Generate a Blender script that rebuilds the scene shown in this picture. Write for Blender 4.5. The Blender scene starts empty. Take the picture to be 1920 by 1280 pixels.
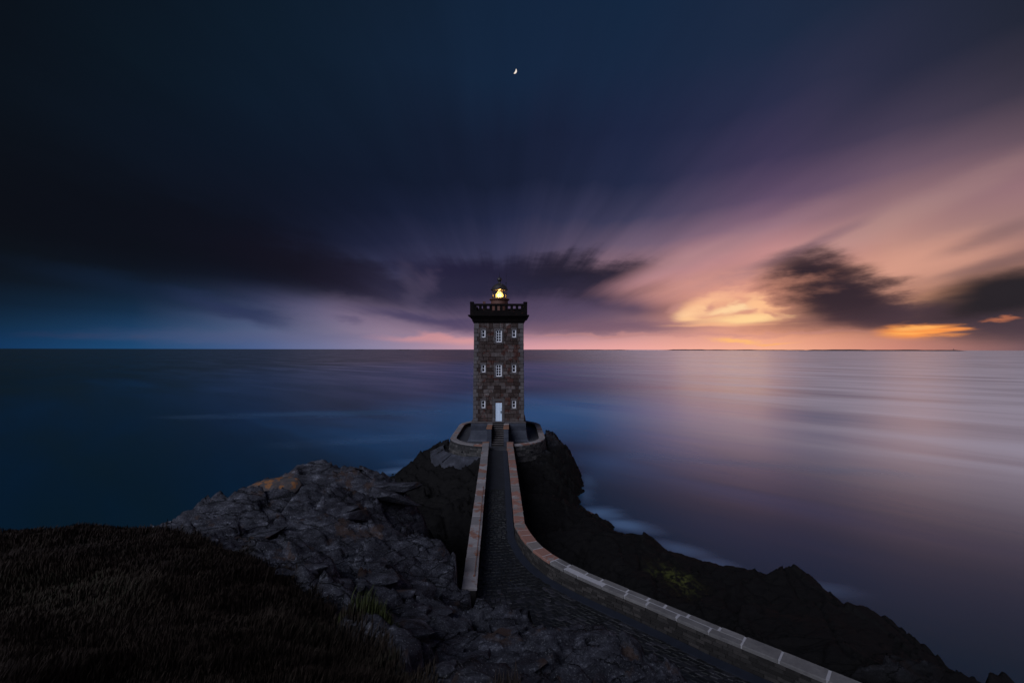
import bpy, bmesh, math, random
import numpy as np
from mathutils import Vector, Matrix

random.seed(7)
rng = np.random.default_rng(7)
C = bpy.data.collections.new("place")
bpy.context.scene.collection.children.link(C)
S = bpy.context.scene
F = 830.0          # focal length of the lens in pixels of a 1920 wide picture
HZ = 655.0         # row of the horizon
EYE = 15.3         # eye height above the sea


def lin(c):
    r = []
    for v in c[:3]:
        v = v / 255.0
        r.append(v / 12.92 if v <= 0.04045 else ((v + 0.055) / 1.055) ** 2.4)
    return (r[0], r[1], r[2], 1.0)


# ------------------------------------------------------------------ camera
cd = bpy.data.cameras.new("camera")
cam = bpy.data.objects.new("camera", cd)
C.objects.link(cam)
cd.sensor_width = 36.0
cd.lens = 36.0 * F / 1920.0
cd.shift_y = 15.0 / 1920.0
cd.clip_start = 0.1
cd.clip_end = 200000
cam.matrix_world = Matrix.Translation((0, 0, EYE)) @ Matrix.Rotation(math.radians(90), 4, 'X') @ Matrix.Rotation(math.radians(0.11), 4, 'Z')
S.camera = cam

S.view_settings.view_transform = 'Standard'
S.view_settings.look = 'None'
S.view_settings.exposure = 0.0
S.view_settings.gamma = 1.0
S.view_settings.use_curve_mapping = False

SUNSET_AZ = math.radians(27)      # to the right of straight ahead

# ------------------------------------------------------------------ world: dusk sky
W = bpy.data.worlds.new("World")
S.world = W
W.use_nodes = True
wt = W.node_tree
wt.nodes.clear()


class NT:
    """small helper to write node trees"""

    def __init__(s, tree):
        s.t = tree

    def n(s, typ, **kw):
        nd = s.t.nodes.new(typ)
        for k, v in kw.items():
            setattr(nd, k, v)
        return nd

    def put(s, sock, v):
        if isinstance(v, bpy.types.NodeSocket):
            s.t.links.new(v, sock)
        elif v is not None:
            sock.default_value = v

    def m(s, op, a, b=None, c=None, clamp=False):
        nd = s.n('ShaderNodeMath', operation=op, use_clamp=clamp)
        s.put(nd.inputs[0], a)
        if b is not None: s.put(nd.inputs[1], b)
        if c is not None: s.put(nd.inputs[2], c)
        return nd.outputs[0]

    def v(s, op, a, b=None):
        nd = s.n('ShaderNodeVectorMath', operation=op)
        s.put(nd.inputs[0], a)
        if b is not None: s.put(nd.inputs[1], b)
        return nd.outputs['Value'] if op in ('LENGTH', 'DOT_PRODUCT', 'DISTANCE') else nd.outputs[0]

    def xyz(s, x, y, z=0.0):
        nd = s.n('ShaderNodeCombineXYZ')
        s.put(nd.inputs[0], x); s.put(nd.inputs[1], y); s.put(nd.inputs[2], z)
        return nd.outputs[0]

    def sep(s, v):
        nd = s.n('ShaderNodeSeparateXYZ'); s.put(nd.inputs[0], v)
        return nd.outputs

    def rng(s, v, a, b, c=0.0, d=1.0, smooth=True):
        nd = s.n('ShaderNodeMapRange')
        nd.interpolation_type = 'SMOOTHSTEP' if smooth else 'LINEAR'
        nd.clamp = True
        s.put(nd.inputs['Value'], v)
        nd.inputs['From Min'].default_value = a; nd.inputs['From Max'].default_value = b
        nd.inputs['To Min'].default_value = c; nd.inputs['To Max'].default_value = d
        return nd.outputs[0]

    def noise(s, vec, scale=5.0, detail=4.0, rough=0.5, dist=0.0):
        nd = s.n('ShaderNodeTexNoise')
        s.put(nd.inputs['Vector'], vec)
        nd.inputs['Scale'].default_value = scale; nd.inputs['Detail'].default_value = detail
        nd.inputs['Roughness'].default_value = rough; nd.inputs['Distortion'].default_value = dist
        return nd.outputs[0]

    def mix(s, f, a, b, mode='MIX'):
        nd = s.n('ShaderNodeMix', data_type='RGBA', blend_type=mode)
        s.put(nd.inputs[0], f)
        s.put(nd.inputs[6], a); s.put(nd.inputs[7], b)
        return nd.outputs[2]

    def ramp(s, f, stops, interp='LINEAR'):
        nd = s.n('ShaderNodeValToRGB')
        cr = nd.color_ramp
        cr.interpolation = interp
        while len(cr.elements) > 1: cr.elements.remove(cr.elements[-1])
        cr.elements[0].position = stops[0][0]; cr.elements[0].color = stops[0][1]
        for p, c in stops[1:]:
            e = cr.elements.new(p); e.color = c
        s.put(nd.inputs[0], f)
        return nd.outputs[0]


w = NT(wt)
tc = w.n('ShaderNodeTexCoord')
X, Y, Z = w.sep(tc.outputs['Generated'])
az = w.m('ARCTAN2', X, Y)
hlen = w.m('MAXIMUM', w.m('SQRT', w.m('ADD', w.m('MULTIPLY', X, X), w.m('MULTIPLY', Y, Y))), 0.001)
el = w.m('DIVIDE', Z, hlen)
# the cloud sheet drifts straight away from the viewer, so its streaks run out of one point of the horizon
th = w.m('ARCTAN2', w.m('ADD', w.m('ABSOLUTE', Z), 0.012), w.m('ADD', X, 0.02))
ph = w.m('ARCCOSINE', Y)
str1 = w.noise(w.xyz(w.m('MULTIPLY', th, 7.0), w.m('MULTIPLY', ph, 2.4), 1.3), 1.0, 5.0, 0.55)
str2 = w.noise(w.xyz(w.m('MULTIPLY', th, 15.0), w.m('MULTIPLY', ph, 4.0), 7.7), 1.0, 4.0, 0.6)
str3 = w.noise(w.xyz(w.m('MULTIPLY', th, 4.0), w.m('MULTIPLY', ph, 1.6), 3.1), 1.0, 3.0, 0.5)
puff = w.noise(w.xyz(w.m('MULTIPLY', az, 9.0), w.m('MULTIPLY', el, 26.0), 2.0), 1.0, 5.0, 0.6)
flat = w.noise(w.xyz(w.m('MULTIPLY', az, 16.0), w.m('MULTIPLY', el, 120.0), 5.0), 1.0, 4.0, 0.6, 0.4)
# radial push
s1c = w.m('SUBTRACT', str1, 0.5)
s2c = w.m('SUBTRACT', str2, 0.5)
push = w.m('ADD', 1.0, w.m('ADD', w.m('MULTIPLY', s1c, 0.24), w.m('MULTIPLY', s2c, 0.06)))
pc = w.m('SUBTRACT', puff, 0.5)
azw = w.m('ADD', w.m('MULTIPLY', az, push), w.m('MULTIPLY', pc, 0.06))
elw = w.m('ADD', w.m('MULTIPLY', el, push), w.m('MULTIPLY', pc, 0.03))
WV = w.xyz(azw, elw, 0.0)

# colours of the clear and veiled sky, by row (pixel rows of the 1920 wide photograph) and column
COLS = [0, 240, 480, 720, 960, 1200, 1440, 1680, 1920]
SKY = {
    0:   [(9,16,25),(10,21,33),(12,26,41),(15,30,48),(18,36,60),(19,38,63),(25,40,64),(29,39,60),(28,35,50)],
    130: [(9,17,27),(10,22,34),(12,27,43),(16,31,51),(19,37,62),(23,38,64),(32,42,68),(42,44,66),(44,43,60)],
    250: [(9,15,24),(10,19,32),(12,24,41),(15,26,45),(20,29,52),(28,36,64),(48,46,76),(72,62,84),(86,72,86)],
    350: [(9,13,21),(10,16,28),(13,20,36),(15,23,43),(22,29,52),(37,43,72),(84,68,98),(124,96,112),(146,110,118)],
    430: [(9,13,21),(10,15,26),(13,17,32),(23,29,54),(40,45,76),(84,76,104),(140,106,124),(172,130,126),(160,122,118)],
    480: [(9,17,26),(10,17,29),(16,20,38),(40,42,70),(62,60,88),(145,112,126),(194,138,138),(206,150,134),(162,118,110)],
    530: [(10,20,32),(12,26,43),(26,36,62),(68,68,98),(64,62,92),(176,130,132),(212,146,134),(204,144,120),(132,98,88)],
    580: [(12,32,52),(16,42,68),(68,74,108),(128,110,136),(98,88,116),(185,134,124),(235,166,130),(165,118,104),(84,68,70)],
    620: [(16,46,74),(26,60,96),(78,92,126),(146,124,146),(150,118,140),(196,144,142),(228,156,128),(190,128,106),(100,78,80)],
    652: [(18,52,90),(28,70,112),(75,94,138),(140,130,160),(214,156,166),(236,168,160),(250,178,146),(205,136,120),(120,90,95)],
}
SROWS = sorted(SKY)
BEHIND = (44, 54, 84)


def sky_rgb(px, py):
    py = min(max(py, SROWS[0]), SROWS[-1]); px = min(max(px, 0), 1920)
    i = max(k for k in range(len(SROWS)) if SROWS[k] <= py); i = min(i, len(SROWS) - 2)
    f = (py - SROWS[i]) / (SROWS[i + 1] - SROWS[i])
    j = min(int(px // 240), 7); g = (px - COLS[j]) / 240.0
    A, B = SKY[SROWS[i]], SKY[SROWS[i + 1]]
    return [(A[j][k] * (1 - g) + A[j + 1][k] * g) * (1 - f) + (B[j][k] * (1 - g) + B[j + 1][k] * g) * f for k in range(3)]


EROWS = [0.004, 0.035, 0.065, 0.10, 0.14, 0.185, 0.235, 0.30, 0.38, 0.48, 0.62, 0.80]
azf = w.m('MULTIPLY_ADD', w.m('ADD', az, w.m('MULTIPLY', s1c, 0.06)), 1 / (2 * math.pi), 0.5)
col = None
for i, e in enumerate(EROWS):
    stops = [(0.0, lin(BEHIND))]
    stops.append((0.5 - 110 / 360, lin([0.55 * a + 0.45 * b for a, b in zip(BEHIND, sky_rgb(0, HZ - F * e))])))
    for px in range(0, 1921, 120):
        a = math.atan((px - 960) / F)
        py = HZ - F * e / math.cos(a)
        stops.append((0.5 + a / (2 * math.pi), lin(sky_rgb(px, py))))
    stops.append((0.5 + 85 / 360, lin([0.5 * a + 0.5 * b for a, b in zip(BEHIND, sky_rgb(1920, HZ - F * e))])))
    stops.append((1.0, lin(BEHIND)))
    c = w.ramp(azf, stops)
    if col is None:
        col = c; elp = w.m('ADD', el, w.m('MULTIPLY', w.m('MULTIPLY', w.m('SUBTRACT', str3, 0.5), 0.35), el))
    else:
        col = w.mix(w.rng(elp, EROWS[i - 1], e, 0, 1, smooth=False), col, c)
# towards the zenith everything evens out
col = w.mix(w.rng(el, 0.9, 2.5), col, lin((24, 36, 60)))


mixt = w.m('ADD', w.m('MULTIPLY', s2c, 0.6), w.m('MULTIPLY', pc, 0.8))


def blob(px, py, rx, ry, rot, strength, rgb, inner=0.15, outer=1.35, tex=None, amt=0.42, vec=None):
    """a bank of cloud (or a gap in it) at a bearing and elevation"""
    global col
    a = math.atan((px - 960) / F)
    e = (HZ - py) / F * math.cos(a)
    mp = w.n('ShaderNodeMapping', vector_type='TEXTURE')
    # (the tiny term only makes Cycles work the chain through one bank after another, which keeps its stack small)
    va = w.n('ShaderNodeVectorMath', operation='MULTIPLY_ADD')
    w.put(va.inputs[0], col); va.inputs[1].default_value = (1e-9, 1e-9, 1e-9); w.put(va.inputs[2], vec or WV)
    w.put(mp.inputs[0], va.outputs[0])
    mp.inputs['Location'].default_value = (a, e, 0)
    mp.inputs['Rotation'].default_value = (0, 0, math.radians(rot))
    mp.inputs['Scale'].default_value = (rx / F * math.cos(a) ** 2, ry / F * math.cos(a), 1)
    L = w.v('LENGTH', mp.outputs[0])
    L = w.m('ADD', L, w.m('MULTIPLY', tex if tex is not None else mixt, amt))
    f = w.rng(L, inner, outer, strength, 0.0)
    col = w.mix(f, col, lin(rgb))


pc2 = pc
fl = w.m('SUBTRACT', flat, 0.5)
# left banks
blob(200, 420, 460, 110, -8, .6, (8, 11, 20))
blob(330, 465, 300, 70, -10, .6, (9, 13, 24))
blob(480, 485, 200, 50, -16, .8, (13, 14, 27))
blob(610, 512, 180, 52, -17, .92, (17, 16, 30))
blob(690, 532, 110, 40, -12, .75, (28, 25, 44))
blob(360, 562, 260, 24, -10, .45, (18, 36, 62))
blob(460, 588, 120, 17, -16, .7, (42, 52, 86), tex=pc)
blob(655, 599, 30, 7, -14, .6, (84, 78, 110))
blob(680, 585, 90, 26, -10, .35, (122, 106, 132), tex=pc)
blob(500, 632, 300, 14, 0, .25, (92, 92, 126), tex=fl)
blob(70, 626, 90, 7, 0, .35, (36, 52, 84), tex=pc, amt=1.2)
blob(160, 630, 60, 7, 0, .35, (48, 62, 96), tex=pc, amt=1.2)
blob(265, 632, 30, 6, 0, .3, (60, 70, 100), tex=pc, amt=1.2)
# middle banks
blob(890, 565, 230, 60, 0, .7, (48, 46, 76))
blob(1040, 535, 290, 56, 0, .8, (44, 40, 62), amt=.25)
blob(1000, 525, 240, 40, 0, .75, (30, 28, 48), tex=pc, amt=.6)
blob(870, 518, 130, 38, -6, .85, (31, 28, 56), tex=pc, amt=.9)
blob(980, 514, 120, 36, 0, .75, (32, 29, 54), tex=pc, amt=.9)
blob(1080, 528, 130, 48, -4, .92, (30, 26, 42), tex=pc, amt=1.0)
blob(1180, 550, 120, 36, -12, .88, (42, 35, 50), tex=pc, amt=.9)
blob(990, 548, 230, 40, 0, .8, (38, 36, 60), amt=.3)
blob(850, 550, 120, 34, 0, .7, (40, 38, 64), amt=.3)
blob(1140, 556, 130, 34, 0, .7, (56, 46, 66), amt=.3)
blob(1220, 566, 85, 30, -6, .8, (96, 70, 86))
blob(1060, 590, 250, 42, 0, .8, (86, 72, 100), tex=pc)
blob(1150, 614, 190, 16, 0, .75, (112, 86, 106), tex=fl, amt=.5)
blob(790, 597, 130, 13, -8, .8, (66, 60, 94))
blob(880, 612, 100, 13, 0, .5, (78, 66, 98), tex=pc)
blob(770, 545, 26, 50, 12, .16, (112, 98, 124), amt=1.0)
blob(805, 530, 22, 26, -30, .2, (110, 94, 122), amt=1.0)
blob(800, 635, 90, 9, 0, .75, (208, 146, 150), tex=pc, amt=1.6, inner=.1)
blob(880, 640, 60, 8, 0, .6, (226, 158, 156), tex=pc, amt=1.2)
# wind-drawn light streaks of the sunset side
blob(1250, 515, 130, 22, 10, .5, (202, 144, 152))
blob(1330, 470, 220, 24, 18, .35, (178, 136, 140))
blob(1600, 440, 320, 30, 20, .35, (184, 146, 140))
blob(1690, 500, 180, 40, 16, .6, (222, 162, 142))
blob(1400, 505, 150, 14, 18, .5, (150, 112, 120))
blob(1270, 545, 90, 22, 10, .45, (214, 150, 144))
blob(1330, 540, 120, 14, 12, .25, (150, 110, 118))
blob(1530, 455, 110, 12, 24, .5, (128, 98, 112))
blob(1860, 440, 170, 16, 18, .55, (122, 94, 98))
blob(1830, 497, 160, 14, 13, .6, (112, 86, 88))
blob(1700, 562, 120, 10, 8, .6, (206, 146, 116))
# right banks
blob(1590, 602, 240, 26, -2, .75, (112, 78, 80), tex=pc)
blob(1570, 565, 130, 46, -14, .85, (72, 52, 62))
blob(1500, 525, 100, 58, 8, .96, (44, 32, 42), inner=.4, tex=pc, amt=.5)
blob(1570, 560, 95, 42, -20, .95, (46, 34, 44), tex=pc, amt=.5)
blob(1660, 584, 130, 30, -10, .9, (70, 52, 62))
blob(1780, 592, 180, 24, -4, .85, (84, 64, 72))
blob(1880, 552, 170, 50, 6, .97, (24, 24, 32), inner=.4)
blob(1880, 560, 210, 56, 8, .6, (40, 36, 44), amt=.3)
blob(1890, 612, 180, 30, 0, .8, (66, 54, 66), tex=pc)
blob(1500, 526, 84, 48, 8, .9, (42, 32, 42), tex=pc, amt=.5)
blob(1660, 590, 110, 24, -6, .8, (66, 50, 60), tex=pc, amt=.6)
blob(1580, 560, 90, 34, -18, .85, (50, 38, 48), tex=pc, amt=.7)
blob(1300, 535, 150, 34, 6, .45, (220, 156, 144), tex=pc, amt=.8)
# openings with the burning light of sunset
BV = w.xyz(w.m('ADD', az, w.m('MULTIPLY', pc, 0.11)), w.m('ADD', el, w.m('MULTIPLY', pc, 0.045)), 0.0)
FV = w.xyz(w.m('ADD', az, w.m('MULTIPLY', fl, 0.08)), w.m('ADD', w.m('ADD', el, w.m('MULTIPLY', fl, 0.012)), w.m('MULTIPLY', az, 0.0)), 0.0)
blob(1365, 568, 150, 48, 6, .55, (236, 160, 134), vec=BV, tex=pc, amt=1.2)
blob(1335, 560, 66, 13, 16, .65, (252, 188, 150), vec=BV, tex=mixt, amt=1.2)
blob(1405, 553, 44, 9, -10, .55, (252, 186, 146), vec=BV, tex=pc, amt=1.5)
blob(1302, 584, 40, 13, 14, .95, (255, 210, 164), vec=BV, tex=pc, amt=1.5)
blob(1290, 597, 30, 5, 4, .85, (255, 204, 152), vec=FV, tex=fl, amt=1.2)
blob(1362, 581, 42, 10, 6, .95, (255, 218, 168), vec=BV, tex=pc, amt=1.4)
blob(1416, 574, 30, 18, -30, .85, (255, 200, 150), vec=BV, tex=pc, amt=1.6)
blob(1405, 597, 62, 8, 4, 1.0, (255, 216, 154), vec=FV, tex=pc, amt=1.4)
blob(1335, 596, 20, 6, 20, .6, (216, 146, 124), vec=BV, tex=pc, amt=1.5)
blob(1388, 566, 20, 5, 20, .6, (220, 150, 128), vec=BV, tex=pc, amt=1.5)
blob(1318, 578, 60, 26, 8, .6, (255, 196, 148), vec=BV, tex=pc, amt=1.3)
blob(1432, 580, 40, 20, -24, .6, (255, 190, 142), vec=BV, tex=pc, amt=1.3)
blob(1372, 600, 90, 10, 2, .6, (255, 206, 150), vec=BV, tex=pc, amt=1.5)
blob(1338, 574, 14, 9, 30, .75, (206, 142, 128), vec=BV, tex=pc, amt=1.8)
blob(1384, 590, 24, 4, 8, .7, (212, 144, 124), vec=BV, tex=pc, amt=1.6)
blob(1448, 590, 26, 7, -20, .6, (190, 126, 114), vec=BV, tex=pc, amt=1.6)
blob(1272, 574, 24, 10, 30, .6, (188, 132, 130), vec=BV, tex=pc, amt=1.6)
blob(1350, 608, 110, 4, 0, .6, (250, 184, 138), vec=FV, tex=fl, amt=1.5)
blob(1250, 627, 330, 4, 0, .5, (196, 138, 134), vec=BV, tex=fl, amt=1.2)
blob(1390, 636, 58, 4.5, 0, .85, (255, 188, 116), vec=BV, tex=fl, amt=1.4)
blob(1460, 640, 40, 3.5, 0, .7, (252, 178, 110), vec=BV, tex=fl, amt=1.4)
blob(1712, 620, 72, 14, 0, 1.0, (250, 152, 76), vec=FV, tex=fl, amt=1.6, inner=.3)
blob(1712, 614, 40, 5, 0, .8, (255, 182, 100), vec=FV, tex=fl, amt=1.4)
blob(1690, 624, 40, 4, 0, .7, (255, 180, 96), vec=FV, tex=fl, amt=1.4)
blob(1775, 617, 46, 3, 0, .9, (250, 150, 76), vec=FV, tex=fl, amt=1.0)
blob(1876, 597, 34, 3, 2, .7, (190, 112, 80), vec=BV, tex=fl, amt=1.0)
# fine streaks of the whole sheet
mod = w.m('ADD', 1.0, w.m('MULTIPLY', w.m('ADD', w.m('MULTIPLY', s2c, 0.05), w.m('MULTIPLY', s1c, 0.22)), w.rng(el, 0.02, 0.14)))
col = w.v('SCALE', col)
col.node.inputs['Scale'].default_value = 1.0
wt.links.new(mod, col.node.inputs['Scale'])
bg = w.n('ShaderNodeBackground')
wt.links.new(col, bg.inputs['Color'])
bg.inputs['Strength'].default_value = 1.0
# the physical sky, nearly out, under the clouds
nis = w.n('ShaderNodeTexSky', sky_type='NISHITA', sun_disc=False)
nis.sun_elevation = math.radians(-1.5)
nis.sun_rotation = SUNSET_AZ
bg2 = w.n('ShaderNodeBackground')
wt.links.new(nis.outputs[0], bg2.inputs['Color'])
bg2.inputs['Strength'].default_value = 0.004
ad = w.n('ShaderNodeAddShader')
wt.links.new(bg.outputs[0], ad.inputs[0]); wt.links.new(bg2.outputs[0], ad.inputs[1])
wo = w.n('ShaderNodeOutputWorld')
wt.links.new(ad.outputs[0], wo.inputs['Surface'])
W.cycles.sampling_method = 'MANUAL'
W.cycles.sample_map_resolution = 512

# ------------------------------------------------------------------ added fill lamp: very soft, stands in for the open sky behind
sl = bpy.data.lights.new("sky_fill", 'SUN')
sl.energy = 2.2
sl.angle = math.radians(38)
sl.color = (0.76, 0.83, 1.0)
so = bpy.data.objects.new("sky_fill", sl)
C.objects.link(so)
sd = Vector((0.62, 0.95, -0.80)).normalized()     # travels away from the camera and down
so.rotation_euler = sd.to_track_quat('-Z', 'Y').to_euler()

# ================================================================== helpers


def link(o, parent=None):
    C.objects.link(o)
    if parent is not None: o.parent = parent
    return o


def tag(o, label=None, cat=None, group=None, kind=None):
    if label: o['label'] = label
    if cat: o['category'] = cat
    if group: o['group'] = group
    if kind: o['kind'] = kind
    return o


def empty(name, loc=(0, 0, 0)):
    o = bpy.data.objects.new(name, None)
    o.location = loc
    o.empty_display_size = 0.3
    return link(o)


def me(name, verts, faces, mat, parent=None, smooth=False, at=None):
    m = bpy.data.meshes.new(name)
    m.from_pydata([tuple(v) for v in verts], [], faces)
    m.update()
    if mat is not None: m.materials.append(mat)
    if smooth: m.shade_smooth()
    o = bpy.data.objects.new(name, m)
    link(o, parent)
    if at is not None: o.location = at
    return o


class MB:
    """collects solids for one mesh"""

    def __init__(s):
        s.v = []; s.f = []

    def add(s, vs, fs):
        k = len(s.v); s.v += [tuple(p) for p in vs]; s.f += [tuple(i + k for i in f) for f in fs]

    def hexa(s, b, t, ch=0.0):
        """four bottom and four top corners, optional chamfer of the top"""
        if ch <= 0:
            s.add(list(b) + list(t), [(3, 2, 1, 0), (4, 5, 6, 7)] + [(i, (i + 1) % 4, (i + 1) % 4 + 4, i + 4) for i in range(4)])
            return
        b = [Vector(p) for p in b]; t = [Vector(p) for p in t]
        ct = sum(t, Vector()) / 4
        mid = [p + (q - p).normalized() * ch * 1.0 for p, q in zip(t, b)]
        top = []
        for p in t:
            d = ct - p
            top.append(p + d.normalized() * min(ch * 1.4, d.length * 0.4))
        vs = b + mid + top
        fs = [(3, 2, 1, 0), (8, 9, 10, 11)]
        for i in range(4):
            j = (i + 1) % 4
            fs += [(i, j, j + 4, i + 4), (i + 4, j + 4, j + 8, i + 8)]
        s.add(vs, fs)

    def box(s, x0, x1, y0, y1, z0, z1, ch=0.0):
        s.hexa([(x0, y0, z0), (x1, y0, z0), (x1, y1, z0), (x0, y1, z0)], [(x0, y0, z1), (x1, y0, z1), (x1, y1, z1), (x0, y1, z1)], ch)

    def front_block(s, x0, x1, z0, z1, yf, yb, ch=0.015):
        """block whose chamfered face looks towards -Y"""
        s.hexa([(x0, yb, z0), (x0, yb, z1), (x1, yb, z1), (x1, yb, z0)][::-1], [(x0, yf, z0), (x0, yf, z1), (x1, yf, z1), (x1, yf, z0)][::-1], ch)

    def lathe(s, prof, n=32, c=(0, 0)):
        vs = []; fs = []
        for r, z in prof:
            for i in range(n):
                a = 2 * math.pi * i / n
                vs.append((c[0] + r * math.cos(a), c[1] + r * math.sin(a), z))
        for k in range(len(prof) - 1):
            for i in range(n):
                j = (i + 1) % n
                fs.append((k * n + i, k * n + j, (k + 1) * n + j, (k + 1) * n + i))
        s.add(vs, fs)

    def tube(s, pts, r, n=8):
        pts = [Vector(p) for p in pts]
        vs = []; fs = []
        for i, p in enumerate(pts):
            d = (pts[min(i + 1, len(pts) - 1)] - pts[max(i - 1, 0)]).normalized()
            up = Vector((0, 0, 1)) if abs(d.z) < 0.9 else Vector((1, 0, 0))
            a = d.cross(up).normalized(); b = a.cross(d)
            rr = r[i] if isinstance(r, (list, tuple)) else r
            for k in range(n):
                t = 2 * math.pi * k / n
                vs.append(p + a * math.cos(t) * rr + b * math.sin(t) * rr)
        for i in range(len(pts) - 1):
            for k in range(n):
                l = (k + 1) % n
                fs.append((i * n + k, i * n + l, (i + 1) * n + l, (i + 1) * n + k))
        fs.append(tuple(range(n))[::-1]); fs.append(tuple((len(pts) - 1) * n + k for k in range(n)))
        s.add(vs, fs)

    def build(s, name, mat, parent=None, smooth=False):
        return me(name, s.v, s.f, mat, parent, smooth)


def material(name):
    m = bpy.data.materials.new(name)
    m.use_nodes = True
    t = NT(m.node_tree)
    p = m.node_tree.nodes['Principled BSDF']
    return m, t, p


def stone_mat(name, cols, rough=0.85, scale=3.0, rand=0.6, lichen=None, bump=0.4, bscale=18.0, spec=0.3):
    """rough stone: colour ramp by noise plus a per-object shift, optional patches of lichen"""
    m, t, p = material(name)
    g = t.n('ShaderNodeNewGeometry').outputs['Position']
    oi = t.n('ShaderNodeObjectInfo').outputs['Random']
    n1 = t.noise(g, scale, 6, 0.6)
    n2 = t.noise(g, scale * 6, 5, 0.65)
    f = t.m('ADD', t.m('MULTIPLY', n1, 1 - rand * 0.5), t.m('MULTIPLY', t.m('SUBTRACT', oi, 0.5), rand))
    f = t.m('ADD', f, t.m('MULTIPLY', t.m('SUBTRACT', n2, 0.5), 0.5), clamp=True)
    k = len(cols)
    c = t.ramp(f, [(0.18 + 0.64 * i / (k - 1), (*cc, 1)) for i, cc in enumerate(cols)])
    if lichen:
        lc, thr, ls = lichen
        ln = t.noise(g, ls, 5, 0.65)
        ln = t.m('ADD', ln, t.m('MULTIPLY', t.m('SUBTRACT', oi, 0.5), 0.22))
        c = t.mix(t.rng(ln, thr, thr + 0.08, 0, .85), c, (*lc, 1))
    t.put(p.inputs['Base Color'], c)
    p.inputs['Roughness'].default_value = rough
    p.inputs['Specular IOR Level'].default_value = spec
    b = t.n('ShaderNodeBump')
    b.inputs['Strength'].default_value = bump
    b.inputs['Distance'].default_value = 0.03
    t.put(b.inputs['Height'], t.noise(g, bscale, 6, 0.7))
    t.put(p.inputs['Normal'], b.outputs[0])
    return m


def plain(name, c, rough=0.6, metal=0.0, spec=0.5):
    m, t, p = material(name)
    g = t.n('ShaderNodeNewGeometry').outputs['Position']
    n1 = t.noise(g, 5, 5, 0.6)
    cc = t.mix(n1, (c[0] * .78, c[1] * .78, c[2] * .78, 1), (min(1, c[0] * 1.15), min(1, c[1] * 1.15), min(1, c[2] * 1.15), 1))
    t.put(p.inputs['Base Color'], cc)
    p.inputs['Roughness'].default_value = rough
    p.inputs['Metallic'].default_value = metal
    p.inputs['Specular IOR Level'].default_value = spec
    return m


def emit(name, c, s):
    m, t, p = material(name)
    m.node_tree.nodes.remove(p)
    e = t.n('ShaderNodeEmission')
    e.inputs[0].default_value = (*c, 1); e.inputs[1].default_value = s
    m.node_tree.links.new(e.outputs[0], m.node_tree.nodes['Material Output'].inputs[0])
    return m


M_GRAN = stone_mat('tower_granite', [(.028, .015, .012), (.050, .033, .029), (.080, .060, .056), (.12, .098, .093), (.24, .205, .195)], scale=1.3, rand=.55, lichen=((.055, .014, .008), .57, .9), bump=.6)
M_DRESS = stone_mat('dressed_granite', [(.07, .058, .058), (.10, .085, .085), (.14, .122, .122)], scale=2.0, rand=.4)
M_PLINTH = stone_mat('plinth_granite', [(.025, .027, .038), (.048, .051, .068), (.08, .084, .10)], scale=1.4, rand=.4)
M_MORTAR = stone_mat('mortar', [(.012, .010, .010), (.028, .024, .023)], scale=4, rand=0)
M_DARK = stone_mat('weathered_dark_stone', [(.004, .003, .003), (.007, .005, .005), (.014, .010, .009)], spec=.08, scale=1.5, rand=.3, lichen=((.03, .011, .008), .64, 2.2))
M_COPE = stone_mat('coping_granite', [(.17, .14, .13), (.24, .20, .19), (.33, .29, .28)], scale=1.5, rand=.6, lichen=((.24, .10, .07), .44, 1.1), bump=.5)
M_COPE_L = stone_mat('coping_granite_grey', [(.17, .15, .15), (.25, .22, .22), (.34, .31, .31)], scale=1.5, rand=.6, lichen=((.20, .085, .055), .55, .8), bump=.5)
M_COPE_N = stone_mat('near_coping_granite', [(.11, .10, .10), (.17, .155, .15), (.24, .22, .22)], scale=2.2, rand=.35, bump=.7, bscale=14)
M_CAP = stone_mat('lichen_capstone', [(.12, .08, .07), (.22, .10, .06), (.28, .13, .07)], scale=2.5, rand=.3)
M_POINT = stone_mat('pale_pointing', [(.32, .30, .31), (.46, .43, .44)], scale=4, rand=0)
M_RUB = stone_mat('rubble_stone', [(.018, .015, .014), (.036, .031, .029), (.06, .05, .046)], scale=3, rand=.9)
M_TWALL = stone_mat('terrace_wall_stone', [(.022, .020, .020), (.05, .045, .043), (.11, .097, .09)], scale=2.2, rand=.6, bump=.8, bscale=9)
M_SETT = stone_mat('sett_stone', [(.006, .0055, .006), (.014, .0125, .015), (.03, .027, .034)], rough=.55, scale=4, rand=.9, spec=.5)
M_PATH = stone_mat('path_bedding', [(.006, .006, .008), (.014, .014, .018), (.034, .034, .044)], rough=.6, scale=1.2, rand=0, bscale=14, bump=.6, spec=.5)
M_GUT = stone_mat('gutter_concrete', [(.012, .014, .022), (.022, .025, .038)], rough=.5, scale=2, rand=0, bump=.2, spec=.5)
M_FLOOR = stone_mat('terrace_paving', [(.03, .029, .034), (.06, .057, .062)], rough=.7, scale=1.6, rand=.3)
M_WHITE = plain('white_painted_wood', (.86, .84, .88), .5)
M_DOOR = plain('pale_blue_door_paint', (.66, .76, .92), .45)
M_IRON = plain('black_iron', (.012, .012, .014), .5, 0.6)
M_RUST = plain('rusty_iron', (.20, .065, .032), .8)
M_DOME = plain('lantern_roof_paint', (.030, .022, .020), .5)
M_DRUM = plain('lantern_drum_paint', (.12, .045, .03), .7)
M_BRASS = plain('brass', (.55, .36, .14), .3, .9)
m, t, p = material('window_glass')
p.inputs['Base Color'].default_value = (.006, .006, .009, 1); p.inputs['Roughness'].default_value = .08
M_PANE = m
m, t, p = material('lantern_glass')
m.node_tree.nodes.remove(p)
tr = t.n('ShaderNodeBsdfTransparent'); tr.inputs[0].default_value = (.86, .84, .80, 1)
gl = t.n('ShaderNodeBsdfGlossy'); gl.inputs['Roughness'].default_value = .06
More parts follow.
